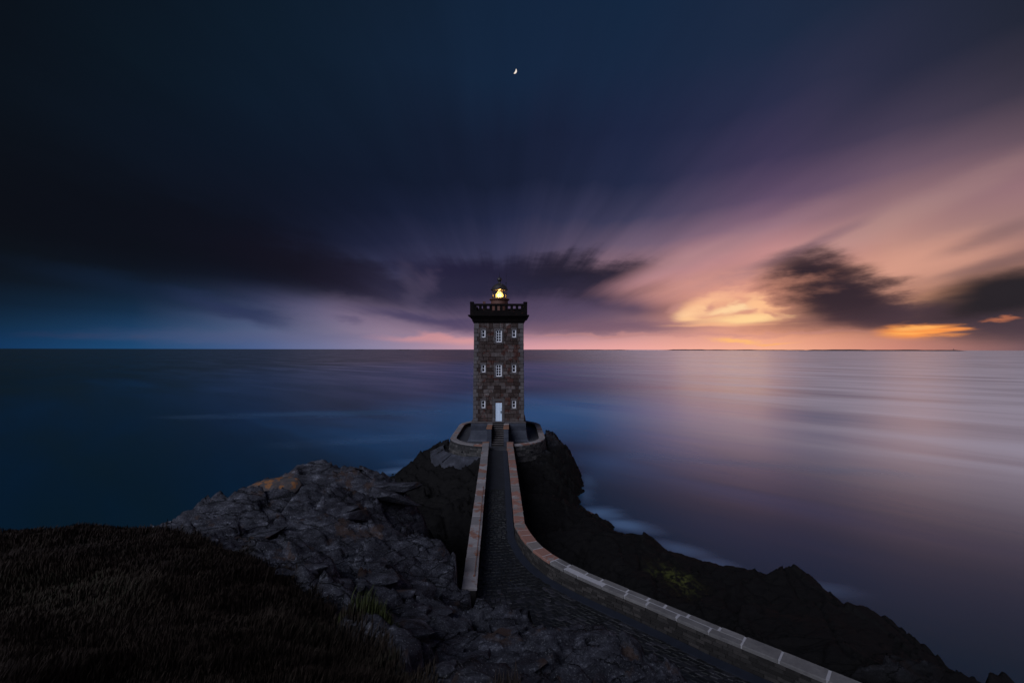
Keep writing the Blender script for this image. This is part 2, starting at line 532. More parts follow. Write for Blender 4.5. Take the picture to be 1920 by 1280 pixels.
ms = t.n('ShaderNodeMixShader'); ms.inputs[0].default_value = .10
m.node_tree.links.new(tr.outputs[0], ms.inputs[1]); m.node_tree.links.new(gl.outputs[0], ms.inputs[2])
m.node_tree.links.new(ms.outputs[0], m.node_tree.nodes['Material Output'].inputs[0])
M_GLASS = m
m, t, p = material('lens_prism_glass')
m.node_tree.nodes.remove(p)
tr = t.n('ShaderNodeBsdfTranslucent'); tr.inputs[0].default_value = (.9, .78, .5, 1)
t2 = t.n('ShaderNodeBsdfTransparent'); t2.inputs[0].default_value = (.92, .80, .52, 1)
gl = t.n('ShaderNodeBsdfGlossy'); gl.inputs['Roughness'].default_value = .2
ms = t.n('ShaderNodeMixShader'); ms.inputs[0].default_value = .45
ms2 = t.n('ShaderNodeMixShader'); ms2.inputs[0].default_value = .2
lk = m.node_tree.links.new
lk(t2.outputs[0], ms.inputs[1]); lk(tr.outputs[0], ms.inputs[2]); lk(ms.outputs[0], ms2.inputs[1]); lk(gl.outputs[0], ms2.inputs[2])
lk(ms2.outputs[0], m.node_tree.nodes['Material Output'].inputs[0])
M_LENS = m

# ================================================================== numeric noise for the terrain


def _hash(ix, iy, seed):
    h = (ix.astype(np.int64) * 374761393 + iy.astype(np.int64) * 668265263 + seed * 1442695041) & 0xFFFFFFFF
    h = ((h ^ (h >> 13)) * 1274126177) & 0xFFFFFFFF
    h = h ^ (h >> 16)
    return (h & 0xFFFFFF) / float(0xFFFFFF)


def vnoise(x, y, seed=0):
    ix = np.floor(x); iy = np.floor(y)
    fx = x - ix; fy = y - iy
    fx = fx * fx * fx * (fx * (fx * 6 - 15) + 10); fy = fy * fy * fy * (fy * (fy * 6 - 15) + 10)
    a = _hash(ix, iy, seed); b = _hash(ix + 1, iy, seed); c = _hash(ix, iy + 1, seed); d = _hash(ix + 1, iy + 1, seed)
    return (a * (1 - fx) + b * fx) * (1 - fy) + (c * (1 - fx) + d * fx) * fy - 0.5


def fbm(x, y, o=5, seed=0, g=0.5):
    r = 0; a = 1.0
    for k in range(o):
        r = r + a * vnoise(x, y, seed + k * 17)
        x = x * 2.03 + 5.1; y = y * 2.03 - 3.7; a *= g
    return r


def plates(x, y, size, anis, ang, seed):
    """cracked, tilted plates: returns plate height, distance to the crack"""
    c, s = math.cos(ang), math.sin(ang)
    wx = x + 0.20 * size * fbm(x / size * 0.8, y / size * 0.8, 3, seed + 5)
    wy = y + 0.20 * size * fbm(x / size * 0.8 + 9, y / size * 0.8, 3, seed + 6)
    u = (wx * c + wy * s) / (size * anis); v = (-wx * s + wy * c) / size
    iu = np.floor(u); iv = np.floor(v)
    f1 = np.full(x.shape, 9.0); f2 = np.full(x.shape, 9.0); h = np.zeros(x.shape)
    for du in (-1, 0, 1):
        for dv in (-1, 0, 1):
            cu = iu + du; cv = iv + dv
            pu = cu + 0.1 + 0.8 * _hash(cu, cv, seed); pv = cv + 0.1 + 0.8 * _hash(cu, cv, seed + 1)
            d = np.hypot(u - pu, v - pv)
            hh = (_hash(cu, cv, seed + 2) - .5) * .9 + (u - pu) * (_hash(cu, cv, seed + 3) * .7 + .1) + (v - pv) * (_hash(cu, cv, seed + 4) * .7 + .75)
            n = d < f1
            f2 = np.where(n, f1, np.minimum(f2, d)); h = np.where(n, hh, h); f1 = np.where(n, d, f1)
    return h, f2 - f1


def sstep(a, b, x):
    t = np.clip((x - a) / (b - a), 0, 1)
    return t * t * (3 - 2 * t)


def P(px, py, D):
    return ((px - 960) / F * D, D, EYE - (py - HZ) / F * D)


# lines of the two parapets and of the road, plan view
RW = [(-.20, 47.0), (.48, 26.5), (.86, 24.7), (1.40, 23.2), (2.14, 22.1), (2.98, 21.1), (3.9, 20.25), (4.8, 19.45), (5.65, 18.68), (6.5, 17.85), (7.15, 17.2), (7.8, 16.57), (8.56, 15.93), (9.48, 15.13), (10.75, 13.94), (12.2, 12.6), (14.3, 10.6)]
LW = [(-2.75, 47.0), (-2.07, 26.4), (-1.88, 19.6)]
rwy = np.array([p[1] for p in RW])[::-1]; rwx = np.array([p[0] for p in RW])[::-1]
PL = [(-2.42, 47), (-1.75, 26.4), (-1.56, 19.7), (-1.35, 17.8), (-.2, 16.7), (2.2, 15.6), (4.6, 13.8), (7.2, 11.5), (9.8, 8.8)]
ply = np.array([p[1] for p in PL])[::-1]; plx = np.array([p[0] for p in PL])[::-1]


def deck_z(y):
    return float(np.interp(y, [12, 19, 26.5, 47], [3.85, 3.88, 3.98, 4.58]))


ctrl = [P(*q) for q in [
    (345, 975, 20), (440, 944, 22), (475, 915, 23.5), (560, 890, 25), (655, 884, 27), (730, 909, 27.5), (785, 948, 26.5), (795, 965, 26),
    (450, 1000, 18.5), (560, 960, 21), (650, 930, 24), (700, 960, 23.5), (600, 1020, 18.5), (700, 1010, 21), (755, 1000, 23.5), (765, 1040, 22),
    (560, 1060, 15.5), (650, 1080, 15.5), (740, 1070, 18), (790, 1080, 19), (830, 1058, 20.5), (800, 1120, 16.8), (850, 1112, 18.6), (850, 1135, 17.5),
    (700, 1150, 14), (620, 1140, 12.5), (800, 1180, 14.5), (868, 1150, 16.8), (890, 1190, 15.3), (800, 1250, 11.8), (900, 1250, 12.8), (950, 1240, 13.6),
    (1050, 1236, 13.4), (1142, 1226, 13.5), (1190, 1256, 12.8), (900, 1280, 11.5), (760, 1280, 8.5),
    (0, 1280, 4.5), (240, 1280, 5), (480, 1280, 6), (650, 1280, 7.5), (0, 1150, 8), (0, 1014, 15), (130, 1000, 15), (240, 1004, 14.5), (340, 1002, 14.8),
    (250, 1100, 9), (450, 1150, 9), (450, 1066, 12.5), (560, 1096, 13), (620, 1150, 11), (560, 1200, 8.5),
    (1075, 968, 40.5), (1120, 980, 37), (1190, 1009, 33), (1225, 1046, 29.5), (1330, 1060, 29), (1420, 1066, 28), (1470, 1064, 27.5), (1545, 1107, 24.5),
    (1572, 1149, 22), (1650, 1174, 21), (1720, 1217, 19), (1785, 1250, 18), (1850, 1284, 17),
    (1100, 1010, 33), (1060, 995, 36), (1150, 1060, 27), (1190, 1100, 23.5), (1240, 1110, 23), (1265, 1092, 25.5), (1300, 1120, 23), (1400, 1110, 24),
    (1350, 1150, 20.5), (1500, 1160, 21), (1500, 1200, 18.5), (1600, 1230, 17), (1700, 1270, 15.5),
]]
ctrl += [(-3.7, 26, .7), (-3.2, 23.5, .9), (-4, 30, .6), (-3, 30, .7), (-5.5, 32, .5), (-5, 36, .8), (-9, 34, .5), (-8, 38, .6), (-11, 39, .5), (-14, 33, -2), (-20, 29, -2),
         (-3.2, 40, 1.2), (-5, 40, .8), (-8, 44, 1.0), (-11, 48, .9), (-14.2, 52, 0), (-16.5, 52, -2), (-12.5, 46, .5), (-9.5, 41, .7), (-10, 52, 3.1), (-12, 52, 1.7),
         (-9, 50, 3.1), (-8, 47.5, 2.6), (-6.5, 46, 2.9), (-3, 45.5, 3.0), (-10.5, 57, 1.5), (-13, 58, -1.5),
         (-6, 52, 3.7), (-6, 58, 3.7), (2, 58, 3.8), (2.5, 52, 3.8), (-1.7, 49, 3.7), (-1.7, 60, 3.7), (-1.7, 65, 1.5), (-1.7, 69, -2), (-8, 64, .5),
         (5.6, 60, 4.3), (5.0, 56, 3.8), (7.0, 55, 3.0), (7.2, 52, 2.5), (5.5, 50, 3.0), (6.6, 48, 1.3), (5, 46, 2.2), (3, 46, 2.8), (6.3, 45, .5), (4, 42, 1.6), (5.6, 41.5, .3),
         (8.5, 57, -1.5), (8.8, 52, -2), (8, 46, -2), (7.5, 42.5, -1.6), (7.5, 62, -.5), (4, 64, .5),
         (3.3, 37, 1.6), (2, 32, 1.2), (1.6, 28, .3), (2.6, 26.5, .3), (3.2, 28, .5), (4.0, 24.5, .9), (1.6, 25.2, 1.0),
         (-30, 40, -3), (-30, 60, -3), (0, 74, -3), (12, 66, -3), (14, 50, -3), (11, 42, -2.5), (12, 37, -2), (15, 33, -2), (20, 31, -2), (24, 27, -2.5), (24, 22, -2), (24, 17, -1.5),
         (-38, 20, -3), (-30, 27, -3), (-25, 31, -3), (-38, 8, 2), (-17.5, 18, 7.4), (-13, 17.3, 7.9), (-22, 18, 4.5), (-20, 23, 1), (-26, 15, 4), (-30, 10, 6), (-19.5, 26, 0),
         (13, 12, 3.4), (16, 9, 4), (20, 12, 2.8), (26, 10, -1), (12, 5, 6.5), (5, 5, 9.8), (0, 0, 13.65), (3, 3, 11.7), (8, 0, 11), (-5, 0, 13.5), (-12, 0, 12.8), (-20, 0, 12),
         (-20, 8, 10), (-14, 5, 11.2), (3, 9, 7.6), (6.5, 8.6, 6.0), (3.4, 12, 6.6), (0, -6, 14), (-20, -6, 13), (15, -6, 9), (26, 0, 4), (-38, -6, 10)]
for x, y in RW[3:]:
    ctrl.append((x + .7, y + .8, 3.0 if y < 20 else 2.2))
CP = np.array(ctrl)
K = np.hypot(CP[:, None, 0] - CP[None, :, 0], CP[:, None, 1] - CP[None, :, 1])
n_ = len(CP)
A = np.zeros((n_ + 3, n_ + 3)); A[:n_, :n_] = -K - np.eye(n_) * 0.02
A[:n_, n_] = 1; A[:n_, n_ + 1:] = CP[:, :2]; A[n_:, :n_] = A[:n_, n_:].T
wts = np.linalg.solve(A, np.concatenate([CP[:, 2], [0, 0, 0]]))


def base_h(x, y):
    r = wts[n_] + wts[n_ + 1] * x + wts[n_ + 2] * y
    for k in range(n_):
        r = r - wts[k] * np.hypot(x - CP[k, 0], y - CP[k, 1])
    return r


GY = [-8, 0, 5, 8.5, 11, 13, 14.2, 15.2, 17, 19]; GX = [4, 2, -.4, -2.1, -4.3, -6.1, -8.9, -11.6, -15, -22]


def grassy(x, y):
    return sstep(-.35, .9, np.interp(y, GY, GX) - x + 0.7 * fbm(x * .7, y * .7, 3, 91)) * (y < 19.5)


def terrain_h(x, y):
    b = base_h(x, y)
    g = grassy(x, y)
    r = 1 - g
    near = np.clip(1.15 - y / 70, .5, 1)
    h1, c1 = plates(x, y, 1.5, 2.0, .45, 11)
    h1b, c1b = plates(x, y, 3.0, 2.2, .50, 12)
    k = sstep(16, 18.5, y)
    h1 = h1 * .9 * (1 - k) + h1b * 1.5 * k; c1 = np.minimum(c1 + k * 9, c1b + (1 - k) * 9)
    h2, c2 = plates(x, y, .70, 2.4, .55, 23)
    h3, c3 = plates(x, y, .30, 2.2, .4, 37)
    rock = .70 * h1 + .22 * h2 + .07 * h3 + .5 * fbm(x * .30, y * .30, 3, 3) + .05 * fbm(x * 3, y * 3, 4, 8)
    rock = rock - .30 * (1 - sstep(0, .06, c1)) - .12 * (1 - sstep(0, .08, c2)) * (1 - .5 * (y > 30))
    # bedding ledges
    s = b * 1.0 + .35 * x * .3 + .25 * y * .4 + .8 * fbm(x * .3, y * .3, 3, 55)
    rock = rock + .34 * ((s * 1.15) % 1.0)
    gr = .28 * fbm(x * .45, y * .45, 4, 71) + .10 * fbm(x * 1.8, y * 1.8, 4, 73)
    # lower, smoother ledges on the seaward side of the road and on the islet
    calm = np.where(y > 38, .85, np.where(x > np.interp(y, rwy, rwx), .62, 1.0))
    z = b + r * rock * calm + g * gr
    # under the terrace, the bridge and the road the ground is cut level
    xl = np.interp(y, ply, plx); xr = np.interp(y, rwy, rwx)
    dz = np.interp(y, [12, 19, 26.5, 47], [3.85, 3.88, 3.98, 4.58])
    ins = (y > 9) & (y < 48) & (x > xl - .25) & (x < xr + .55)
    z = np.where(ins, np.minimum(z, dz - .3), z)
    ins = (y > 18.9) & (y < 48) & (x > xl - .95) & (x < xl)
    z = np.where(ins, np.minimum(z, 4.0), z)
    tt = (np.abs((x + 1.75) / 6.0)) ** 3 + (np.abs((y - 55.6) / 8.9)) ** 3
    z = np.where(tt < 1, np.minimum(z, 3.85), z)
    return z


# ================================================================== SEA
m, t, p = material('sea_water')
g = t.n('ShaderNodeNewGeometry').outputs['Position']
sx, sy, sz = t.sep(g)
u = t.m('ADD', t.m('MULTIPLY', sx, .82), t.m('MULTIPLY', sy, .57))       # along the swell crests
v_ = t.m('SUBTRACT', t.m('MULTIPLY', sy, .82), t.m('MULTIPLY', sx, .57))
v_ = t.m('ADD', t.m('MULTIPLY', sy, .72), t.m('MULTIPLY', sx, .69))
u = t.m('SUBTRACT', t.m('MULTIPLY', sx, .72), t.m('MULTIPLY', sy, .69))
wv = t.noise(t.xyz(t.m('MULTIPLY', u, .010), t.m('MULTIPLY', v_, .045), 0), 1, 5, .55, .3)
wv2 = t.noise(t.xyz(t.m('MULTIPLY', sx, .0012), t.m('MULTIPLY', sy, .010), 4), 1, 5, .6)
wv3 = t.noise(t.xyz(t.m('MULTIPLY', sx, .05), t.m('MULTIPLY', sy, .12), 9), 1, 5, .6, .8)
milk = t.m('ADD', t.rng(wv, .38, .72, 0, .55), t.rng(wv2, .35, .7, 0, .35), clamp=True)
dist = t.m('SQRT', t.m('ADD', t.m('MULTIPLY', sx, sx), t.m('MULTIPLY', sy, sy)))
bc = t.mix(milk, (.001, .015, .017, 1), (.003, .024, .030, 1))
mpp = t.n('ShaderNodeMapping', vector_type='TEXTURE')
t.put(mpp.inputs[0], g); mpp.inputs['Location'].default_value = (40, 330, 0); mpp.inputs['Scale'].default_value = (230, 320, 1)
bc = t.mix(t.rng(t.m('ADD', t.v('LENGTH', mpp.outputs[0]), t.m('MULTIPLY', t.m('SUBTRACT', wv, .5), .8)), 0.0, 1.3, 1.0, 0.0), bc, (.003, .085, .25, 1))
# the shallow, churned water round the islet is milky with air
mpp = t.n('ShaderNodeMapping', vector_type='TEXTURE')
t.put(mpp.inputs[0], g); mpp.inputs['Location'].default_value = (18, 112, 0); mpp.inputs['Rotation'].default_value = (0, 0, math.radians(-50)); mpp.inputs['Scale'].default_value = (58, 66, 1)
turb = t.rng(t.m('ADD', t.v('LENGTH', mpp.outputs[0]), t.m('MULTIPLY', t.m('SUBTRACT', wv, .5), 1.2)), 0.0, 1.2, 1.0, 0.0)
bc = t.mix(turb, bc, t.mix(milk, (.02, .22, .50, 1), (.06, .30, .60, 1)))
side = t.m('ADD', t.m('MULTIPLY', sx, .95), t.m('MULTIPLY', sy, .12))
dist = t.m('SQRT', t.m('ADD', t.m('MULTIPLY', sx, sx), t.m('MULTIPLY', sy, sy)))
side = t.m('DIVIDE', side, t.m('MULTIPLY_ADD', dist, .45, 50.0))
bay_sheen = t.m('MULTIPLY', t.rng(t.m('ADD', side, t.m('MULTIPLY', t.m('SUBTRACT', wv, .5), .35)), .22, .98, 0, 1), t.rng(dist, 38, 95))
bc = t.mix(t.m('MULTIPLY', bay_sheen, t.rng(t.m('ADD', t.m('MULTIPLY', wv, .7), t.m('MULTIPLY', wv2, .3)), .32, .58, .62, 1.0)), bc, (.95, .84, .88, 1))  # the bay's pale pink sheen of reflected sky, painted into the base colour


def foam_at(x, y, rx, ry, st, rot=0.0):
    mp = t.n('ShaderNodeMapping', vector_type='TEXTURE')
    t.put(mp.inputs[0], g)
    mp.inputs['Location'].default_value = (x, y, 0); mp.inputs['Rotation'].default_value = (0, 0, rot); mp.inputs['Scale'].default_value = (rx, ry, 1)
    L = t.v('LENGTH', mp.outputs[0])
    L = t.m('ADD', L, t.m('MULTIPLY', t.m('SUBTRACT', wv3, .5), 1.6))
    return t.rng(L, 0.0, 1.1, st, 0)


foam = None
for q in [(8.0, 41.5, 3.0, 2.6, .85), (9.8, 38.6, 3.6, 1.8, .8, -.5), (12.5, 34.2, 3.4, 1.6, .5, -.6), (14.6, 31.6, 2.6, 1.4, .45, -.5), (19.3, 28.6, 3, 1.3, .3, -.3), (7.6, 46.5, 1.6, 4, .4), (8.4, 52, 1.6, 4, .35), (8, 60, 2, 5, .3), (-14.5, 55.5, 4.6, 2.4, .8, .5), (-15.5, 51.5, 2.4, 2.0, .6), (-11, 61, 7, 3, .5, .3), (-13, 48, 2, 3, .4), (19.5, 24, 2, 2.5, .2), (-22, 75, 18, 5, .25, .3), (-45, 105, 40, 7, .35, .15), (30, 60, 26, 4, .2, -.3)]:
    f_ = foam_at(*q)
    foam = f_ if foam is None else t.m('MAXIMUM', foam, f_)
bc = t.mix(t.m('MULTIPLY', foam, .75), bc, (.15, .28, .50, 1))
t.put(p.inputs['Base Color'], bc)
rg = t.m('ADD', t.rng(wv, .3, .7, .20, .26), t.m('MULTIPLY', foam, .4))
t.put(p.inputs['Roughness'], rg)
t.put(p.inputs['IOR'], t.m('MULTIPLY_ADD', bay_sheen, -.8, 2.3))
bm_ = t.n('ShaderNodeBump'); bm_.inputs['Strength'].default_value = .12; bm_.inputs['Distance'].default_value = .8
t.put(bm_.inputs['Height'], wv)
t.put(p.inputs['Normal'], bm_.outputs[0])
M_SEA = m
R_ = 60000
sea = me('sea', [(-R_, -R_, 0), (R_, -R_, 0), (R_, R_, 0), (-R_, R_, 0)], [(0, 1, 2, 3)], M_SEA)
tag(sea, 'smooth blurred sea reflecting the dusk sky', kind='structure')

# ================================================================== TERRAIN
ys = [-6.0]
while ys[-1] < 70: ys.append(ys[-1] + max(.085, .0048 * abs(ys[-1])))
ys = np.array(ys)
xs = np.arange(-38, 27, .12)
GXm, GYm = np.meshgrid(xs, ys)
HZm = terrain_h(GXm, GYm)
nx = len(xs); ny = len(ys)


def rock_material():
    m, t, p = material('headland_rock')
    gN = t.n('ShaderNodeNewGeometry')
    g = gN.outputs['Position']
    x, y, z = t.sep(g)
    mp = t.n('ShaderNodeMapping'); t.put(mp.inputs[0], g)
    mp.inputs['Rotation'].default_value = (.35, -.25, .4); mp.inputs['Scale'].default_value = (1.0, 1.6, 5.0)
    st = t.noise(mp.outputs[0], 1.1, 7, .65)
    fine = t.noise(g, 14, 6, .75)
    big = t.noise(g, .35, 4, .6)
    f = t.m('ADD', t.m('MULTIPLY', st, .6), t.m('MULTIPLY', fine, .4))
    c = t.ramp(f, [(.34, (.010, .010, .013, 1)), (.46, (.026, .025, .032, 1)), (.56, (.056, .055, .068, 1)), (.68, (.26, .26, .30, 1))])
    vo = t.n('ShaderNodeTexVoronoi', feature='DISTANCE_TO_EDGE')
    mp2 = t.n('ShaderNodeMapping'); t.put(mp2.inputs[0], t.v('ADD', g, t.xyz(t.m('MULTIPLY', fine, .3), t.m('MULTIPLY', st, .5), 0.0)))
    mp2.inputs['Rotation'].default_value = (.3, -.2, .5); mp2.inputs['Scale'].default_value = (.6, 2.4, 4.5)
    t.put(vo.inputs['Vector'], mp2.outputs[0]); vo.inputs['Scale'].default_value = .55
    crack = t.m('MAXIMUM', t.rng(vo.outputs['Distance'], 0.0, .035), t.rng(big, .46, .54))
    c = t.mix(crack, (.008, .008, .010, 1), c)  # crack lines darkened in the colour, for the shade inside them
    # pale lichen spots
    sp = t.noise(g, 26, 3, .6)
    c = t.mix(t.rng(sp, .60, .66, 0, .6), c, (.20, .20, .21, 1))
    # warm stained patches
    wn = t.noise(g, .9, 4, .6)
    c = t.mix(t.rng(wn, .58, .68, 0, .7), c, (.06, .034, .024, 1))
    # below the splash line and on the sheltered seaward rocks the stone is nearly black with wet weed
    wet = t.rng(t.m('ADD', z, t.m('MULTIPLY', big, 1.6)), 4.2, 6.0)
    c = t.mix(wet, t.mix(f, (.0012, .0012, .0014, 1), (.011, .009, .0087, 1)), c)
    # moss with peat on the grassy hill (a mask by place)
    at = t.n('ShaderNodeAttribute', attribute_name='turf').outputs['Fac']
    c = t.mix(at, c, t.mix(fine, (.010, .008, .007, 1), (.030, .022, .016, 1)))
    pool = t.n('ShaderNodeAttribute', attribute_name='weed').outputs['Fac']
    c = t.mix(t.m('MULTIPLY', pool, t.rng(t.noise(g, 2.6, 6, .7), .46, .60)), c, (.075, .078, .018, 1))
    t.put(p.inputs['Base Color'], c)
    p.inputs['Roughness'].default_value = .8
    p.inputs['Specular IOR Level'].default_value = .12
    b = t.n('ShaderNodeBump'); b.inputs['Strength'].default_value = .9; b.inputs['Distance'].default_value = .06
    t.put(b.inputs['Height'], t.m('ADD', t.m('MULTIPLY', st, 1.2), t.m('ADD', t.noise(g, 9, 7, .75), t.m('MULTIPLY', crack, .8))))
    t.put(p.inputs['Normal'], b.outputs[0])
    return m


M_ROCK = rock_material()


def terrain_part(name, sel, label):
    """sel: boolean array of cells"""
    idx = -np.ones(ny * nx, dtype=np.int64)
    I, J = np.nonzero(sel)
    a = I * nx + J
    q = np.stack([a, a + 1, a + nx + 1, a + nx], 1)
    used = np.unique(q)
    idx[used] = np.arange(len(used))
    q = idx[q]
    co = np.stack([GXm.ravel()[used], GYm.ravel()[used], HZm.ravel()[used]], 1)
    m = bpy.data.meshes.new(name)
    m.vertices.add(len(co)); m.vertices.foreach_set('co', co.astype(np.float32).ravel())
    m.loops.add(q.size); m.loops.foreach_set('vertex_index', q.astype(np.int32).ravel())
    m.polygons.add(len(q)); m.polygons.foreach_set('loop_start', np.arange(0, q.size, 4, dtype=np.int32))
    m.polygons.foreach_set('loop_total', np.full(len(q), 4, dtype=np.int32))
    m.update(calc_edges=True)
    at = m.attributes.new('turf', 'FLOAT', 'POINT')
    at.data.foreach_set('value', grassy(co[:, 0], co[:, 1]).astype(np.float32))
    at = m.attributes.new('weed', 'FLOAT', 'POINT')
    wd = np.exp(-(((co[:, 0] - 9.35) / .9) ** 2 + ((co[:, 1] - 25.4) / 1.7) ** 2) * 1.0)
    at.data.foreach_set('value', np.clip(wd * 1.3, 0, 1).astype(np.float32))
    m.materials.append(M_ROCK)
    o = link(bpy.data.objects.new(name, m))
    tag(o, label, kind='structure')
    return o


cz = np.maximum.reduce([HZm[:-1, :-1], HZm[1:, :-1], HZm[:-1, 1:], HZm[1:, 1:]])
cyy = GYm[:-1, :-1]; cxx = GXm[:-1, :-1]
isl = cyy > 34 + np.clip((cxx - 2) * 1.5, 0, 6)
headland = terrain_part('headland', (cz > -.9) & ~isl, 'dark rocky headland with turf on its left and ledges down to the sea')
islet = terrain_part('islet', (cz > -.9) & isl, 'black rock islet that carries the lighthouse terrace')


def faceted_rock(name, loc, size, rot, mat, parent=None, seed=0, n=26, cuts=5, flat=1.0):
    r = random.Random(seed)
    bm = bmesh.new()
    pts = []
    for i in range(n - 8):
        v = Vector((r.gauss(0, 1), r.gauss(0, 1), r.gauss(0, 1))).normalized()
        mx = max(abs(v.x), abs(v.y), abs(v.z))
        v = v / mx ** .9
        pts.append(bm.verts.new((v.x * size[0] * r.uniform(.78, 1), v.y * size[1] * r.uniform(.78, 1), v.z * size[2] * r.uniform(.8, 1))))
    res = bmesh.ops.convex_hull(bm, input=pts)
    bmesh.ops.delete(bm, geom=[v for v in bm.verts if not v.link_faces], context='VERTS')
    bmesh.ops.bevel(bm, geom=[e for e in bm.edges], offset=min(size) * .05, segments=1, affect='EDGES')
    bmesh.ops.triangulate(bm, faces=bm.faces[:])
    for v in bm.verts:
        d = .012 * min(size) * (math.sin(v.co.x * 7 / size[0] + seed) + math.sin(v.co.y * 9 / size[1] + seed * 2) + r.uniform(-1, 1))
        v.co += v.co.normalized() * d
    m = bpy.data.meshes.new(name); bm.to_mesh(m); bm.free()
    m.materials.append(mat)
    o = bpy.data.objects.new(name, m)
    link(o, parent)
    o.location = loc; o.rotation_euler = rot
    return o


# slabs of the outcrop left of the bridge and of the near rocks: loose-looking plates, pieces of the headland
sr = random.Random(5)
for k in range(130):
    if k < 85:
        y = sr.uniform(12.5, 27); x = sr.uniform(-.62, -.10) * y
    else:
        y = sr.uniform(11.5, 15.5); x = sr.uniform(-.3, .22) * y
    xa, ya = np.array([x]), np.array([y])
    if grassy(xa, ya)[0] > .3 or float(np.interp(y, ply, plx)) - 2.6 < x and y > 8.8 and y > 17: continue
    if float(np.interp(y, ply, plx)) - 1.2 < x and y > 8.8: continue
    b = base_h(xa, ya)[0]
    if b < 4.2: continue
    bx = base_h(xa + .5, ya)[0] - base_h(xa - .5, ya)[0]
    by = base_h(xa, ya + .5)[0] - base_h(xa, ya - .5)[0]
    if abs(bx) > 1.6 or abs(by) > 1.6 or (abs(x + 12.4) < 2.2 and 20 < y < 25): continue
    if y > 17.5 and k % 2: continue
    L = sr.uniform(.45, 1.0) * (1.55 if y > 19 else 1.0)
    faceted_rock('rock_slab', (x, y, b + sr.uniform(.02, .26)), (L * 1.0, L * sr.uniform(.6, .85), .10 + L * sr.uniform(.12, .20)),
                 (math.atan(by) * .5 + sr.uniform(-.28, .06), -math.atan(bx) * .6 + sr.uniform(-.30, .05), sr.uniform(.3, .7)), M_ROCK, headland, seed=100 + k)

# ================================================================== PATH
def resample(pts, n):
    pts = [Vector(p) for p in pts]
    L = [0]
    for a, b in zip(pts, pts[1:]): L.append(L[-1] + (b - a).length)
    out = []
    for i in range(n):
        s = L[-1] * i / (n - 1)
        k = max(j for j in range(len(L)) if L[j] <= s + 1e-9); k = min(k, len(pts) - 2)
        out.append(pts[k].lerp(pts[k + 1], (s - L[k]) / (L[k + 1] - L[k])))
    return out


def offset(pts, d):
    """offset a plan polyline to its right by d"""
    out = []
    for i, p in enumerate(pts):
        a = Vector(pts[max(i - 1, 0)]); b = Vector(pts[min(i + 1, len(pts) - 1)])
        t_ = (b - a).normalized()
        out.append(Vector(p) + Vector((-t_.y, t_.x)) * d)
    return out


RWs = [RW[0]] + [tuple(p) for p in resample(RW[1:], 60)]
# smooth the curve
sm = [Vector(p) for p in RWs]
for _ in range(6):
    for i in range(2, len(sm) - 1): sm[i] = (sm[i - 1] + sm[i] * 2 + sm[i + 1]) / 4
RWs = [tuple(p) for p in sm]
R_in = offset(RWs, -.34)      # running towards the camera, the road lies on the right-hand side
if R_in[0].x > RWs[0][0]: R_in = offset(RWs, .34)
sgn = -1 if offset(RWs, -.34)[0].x < RWs[0][0] else 1
R_in = offset(RWs, sgn * .30); R_g = offset(RWs, sgn * .72)
# straight part + curved part, left and right edges paired
NS, NC = 60, 70
Ls = resample([(-2.42, 47), (-1.75, 26.4)], NS); Rs = resample([tuple(R_g[0]), tuple(R_g[1])], NS)
Lc = resample(PL[1:], NC); Rc = resample([tuple(q) for q in R_g[1:]], NC)
LL = Ls + Lc[1:]; RR = Rs + Rc[1:]
vs = []; fs = []
for a, b in zip(LL, RR):
    for k in range(7):
        q = a.lerp(b, k / 6)
        vs.append((q.x, q.y, deck_z(q.y)))
for i in range(len(LL) - 1):
    for k in range(6):
        fs.append((i * 7 + k, i * 7 + k + 1, (i + 1) * 7 + k + 1, (i + 1) * 7 + k))
path = me('path', vs, fs, M_PATH)
tag(path, 'narrow paved path leading over the bridge to the lighthouse', kind='structure')
# smooth gutter along the right parapet
mb = MB()
for i in range(len(RWs) - 1):
    a, b = R_g[i], R_g[i + 1]; c_, d_ = R_in[i], R_in[i + 1]
    n = 40 if i == 0 else 1
    for k in range(n):
        A0 = a.lerp(b, k / n); A1 = a.lerp(b, (k + 1) / n); B0 = c_.lerp(d_, k / n); B1 = c_.lerp(d_, (k + 1) / n)
        mb.hexa([(A0.x, A0.y, deck_z(A0.y) - .1), (B0.x, B0.y, deck_z(B0.y) - .1), (B1.x, B1.y, deck_z(B1.y) - .1), (A1.x, A1.y, deck_z(A1.y) - .1)],
                [(A0.x, A0.y, deck_z(A0.y) + .03), (B0.x, B0.y, deck_z(B0.y) + .045), (B1.x, B1.y, deck_z(B1.y) + .045), (A1.x, A1.y, deck_z(A1.y) + .03)])
gut = mb.build('gutter', M_GUT); tag(gut, 'smooth concrete gutter strip along the right parapet', kind='structure')

# setts: rows across the road from the near end outwards
setts = []
for i in range(len(LL) - 1, 34, -1):
    a0, a1 = LL[i], LL[i - 1]; b0, b1 = RR[i], RR[i - 1]
    rows = max(1, round(((a0 - a1).length + (b0 - b1).length) / 2 / .23))
    for r in range(rows):
        p0 = a0.lerp(a1, r / rows); p1 = a0.lerp(a1, (r + 1) / rows); q0 = b0.lerp(b1, r / rows); q1 = b0.lerp(b1, (r + 1) / rows)
        n = max(3, round((p0 - q0).length / .24)); sh = random.uniform(0, .5)
        for k in range(n):
            u0 = max(0, (k + sh - .5) / n); u1 = min(1, (k + sh + .5) / n)
            if u1 - u0 < .2 / n: continue
            cs = [p0.lerp(q0, u0), p0.lerp(q0, u1), p1.lerp(q1, u1), p1.lerp(q1, u0)]
            ctr = sum(cs, Vector((0, 0))) / 4; sc_ = random.uniform(.74, .93)
            cs = [ctr + (q - ctr) * sc_ + Vector((random.uniform(-.03, .03), random.uniform(-.03, .03))) for q in cs]
            h = random.uniform(.0, .05) + (.02 if random.random() < .8 else .0)
            setts.append((ctr, cs, h))


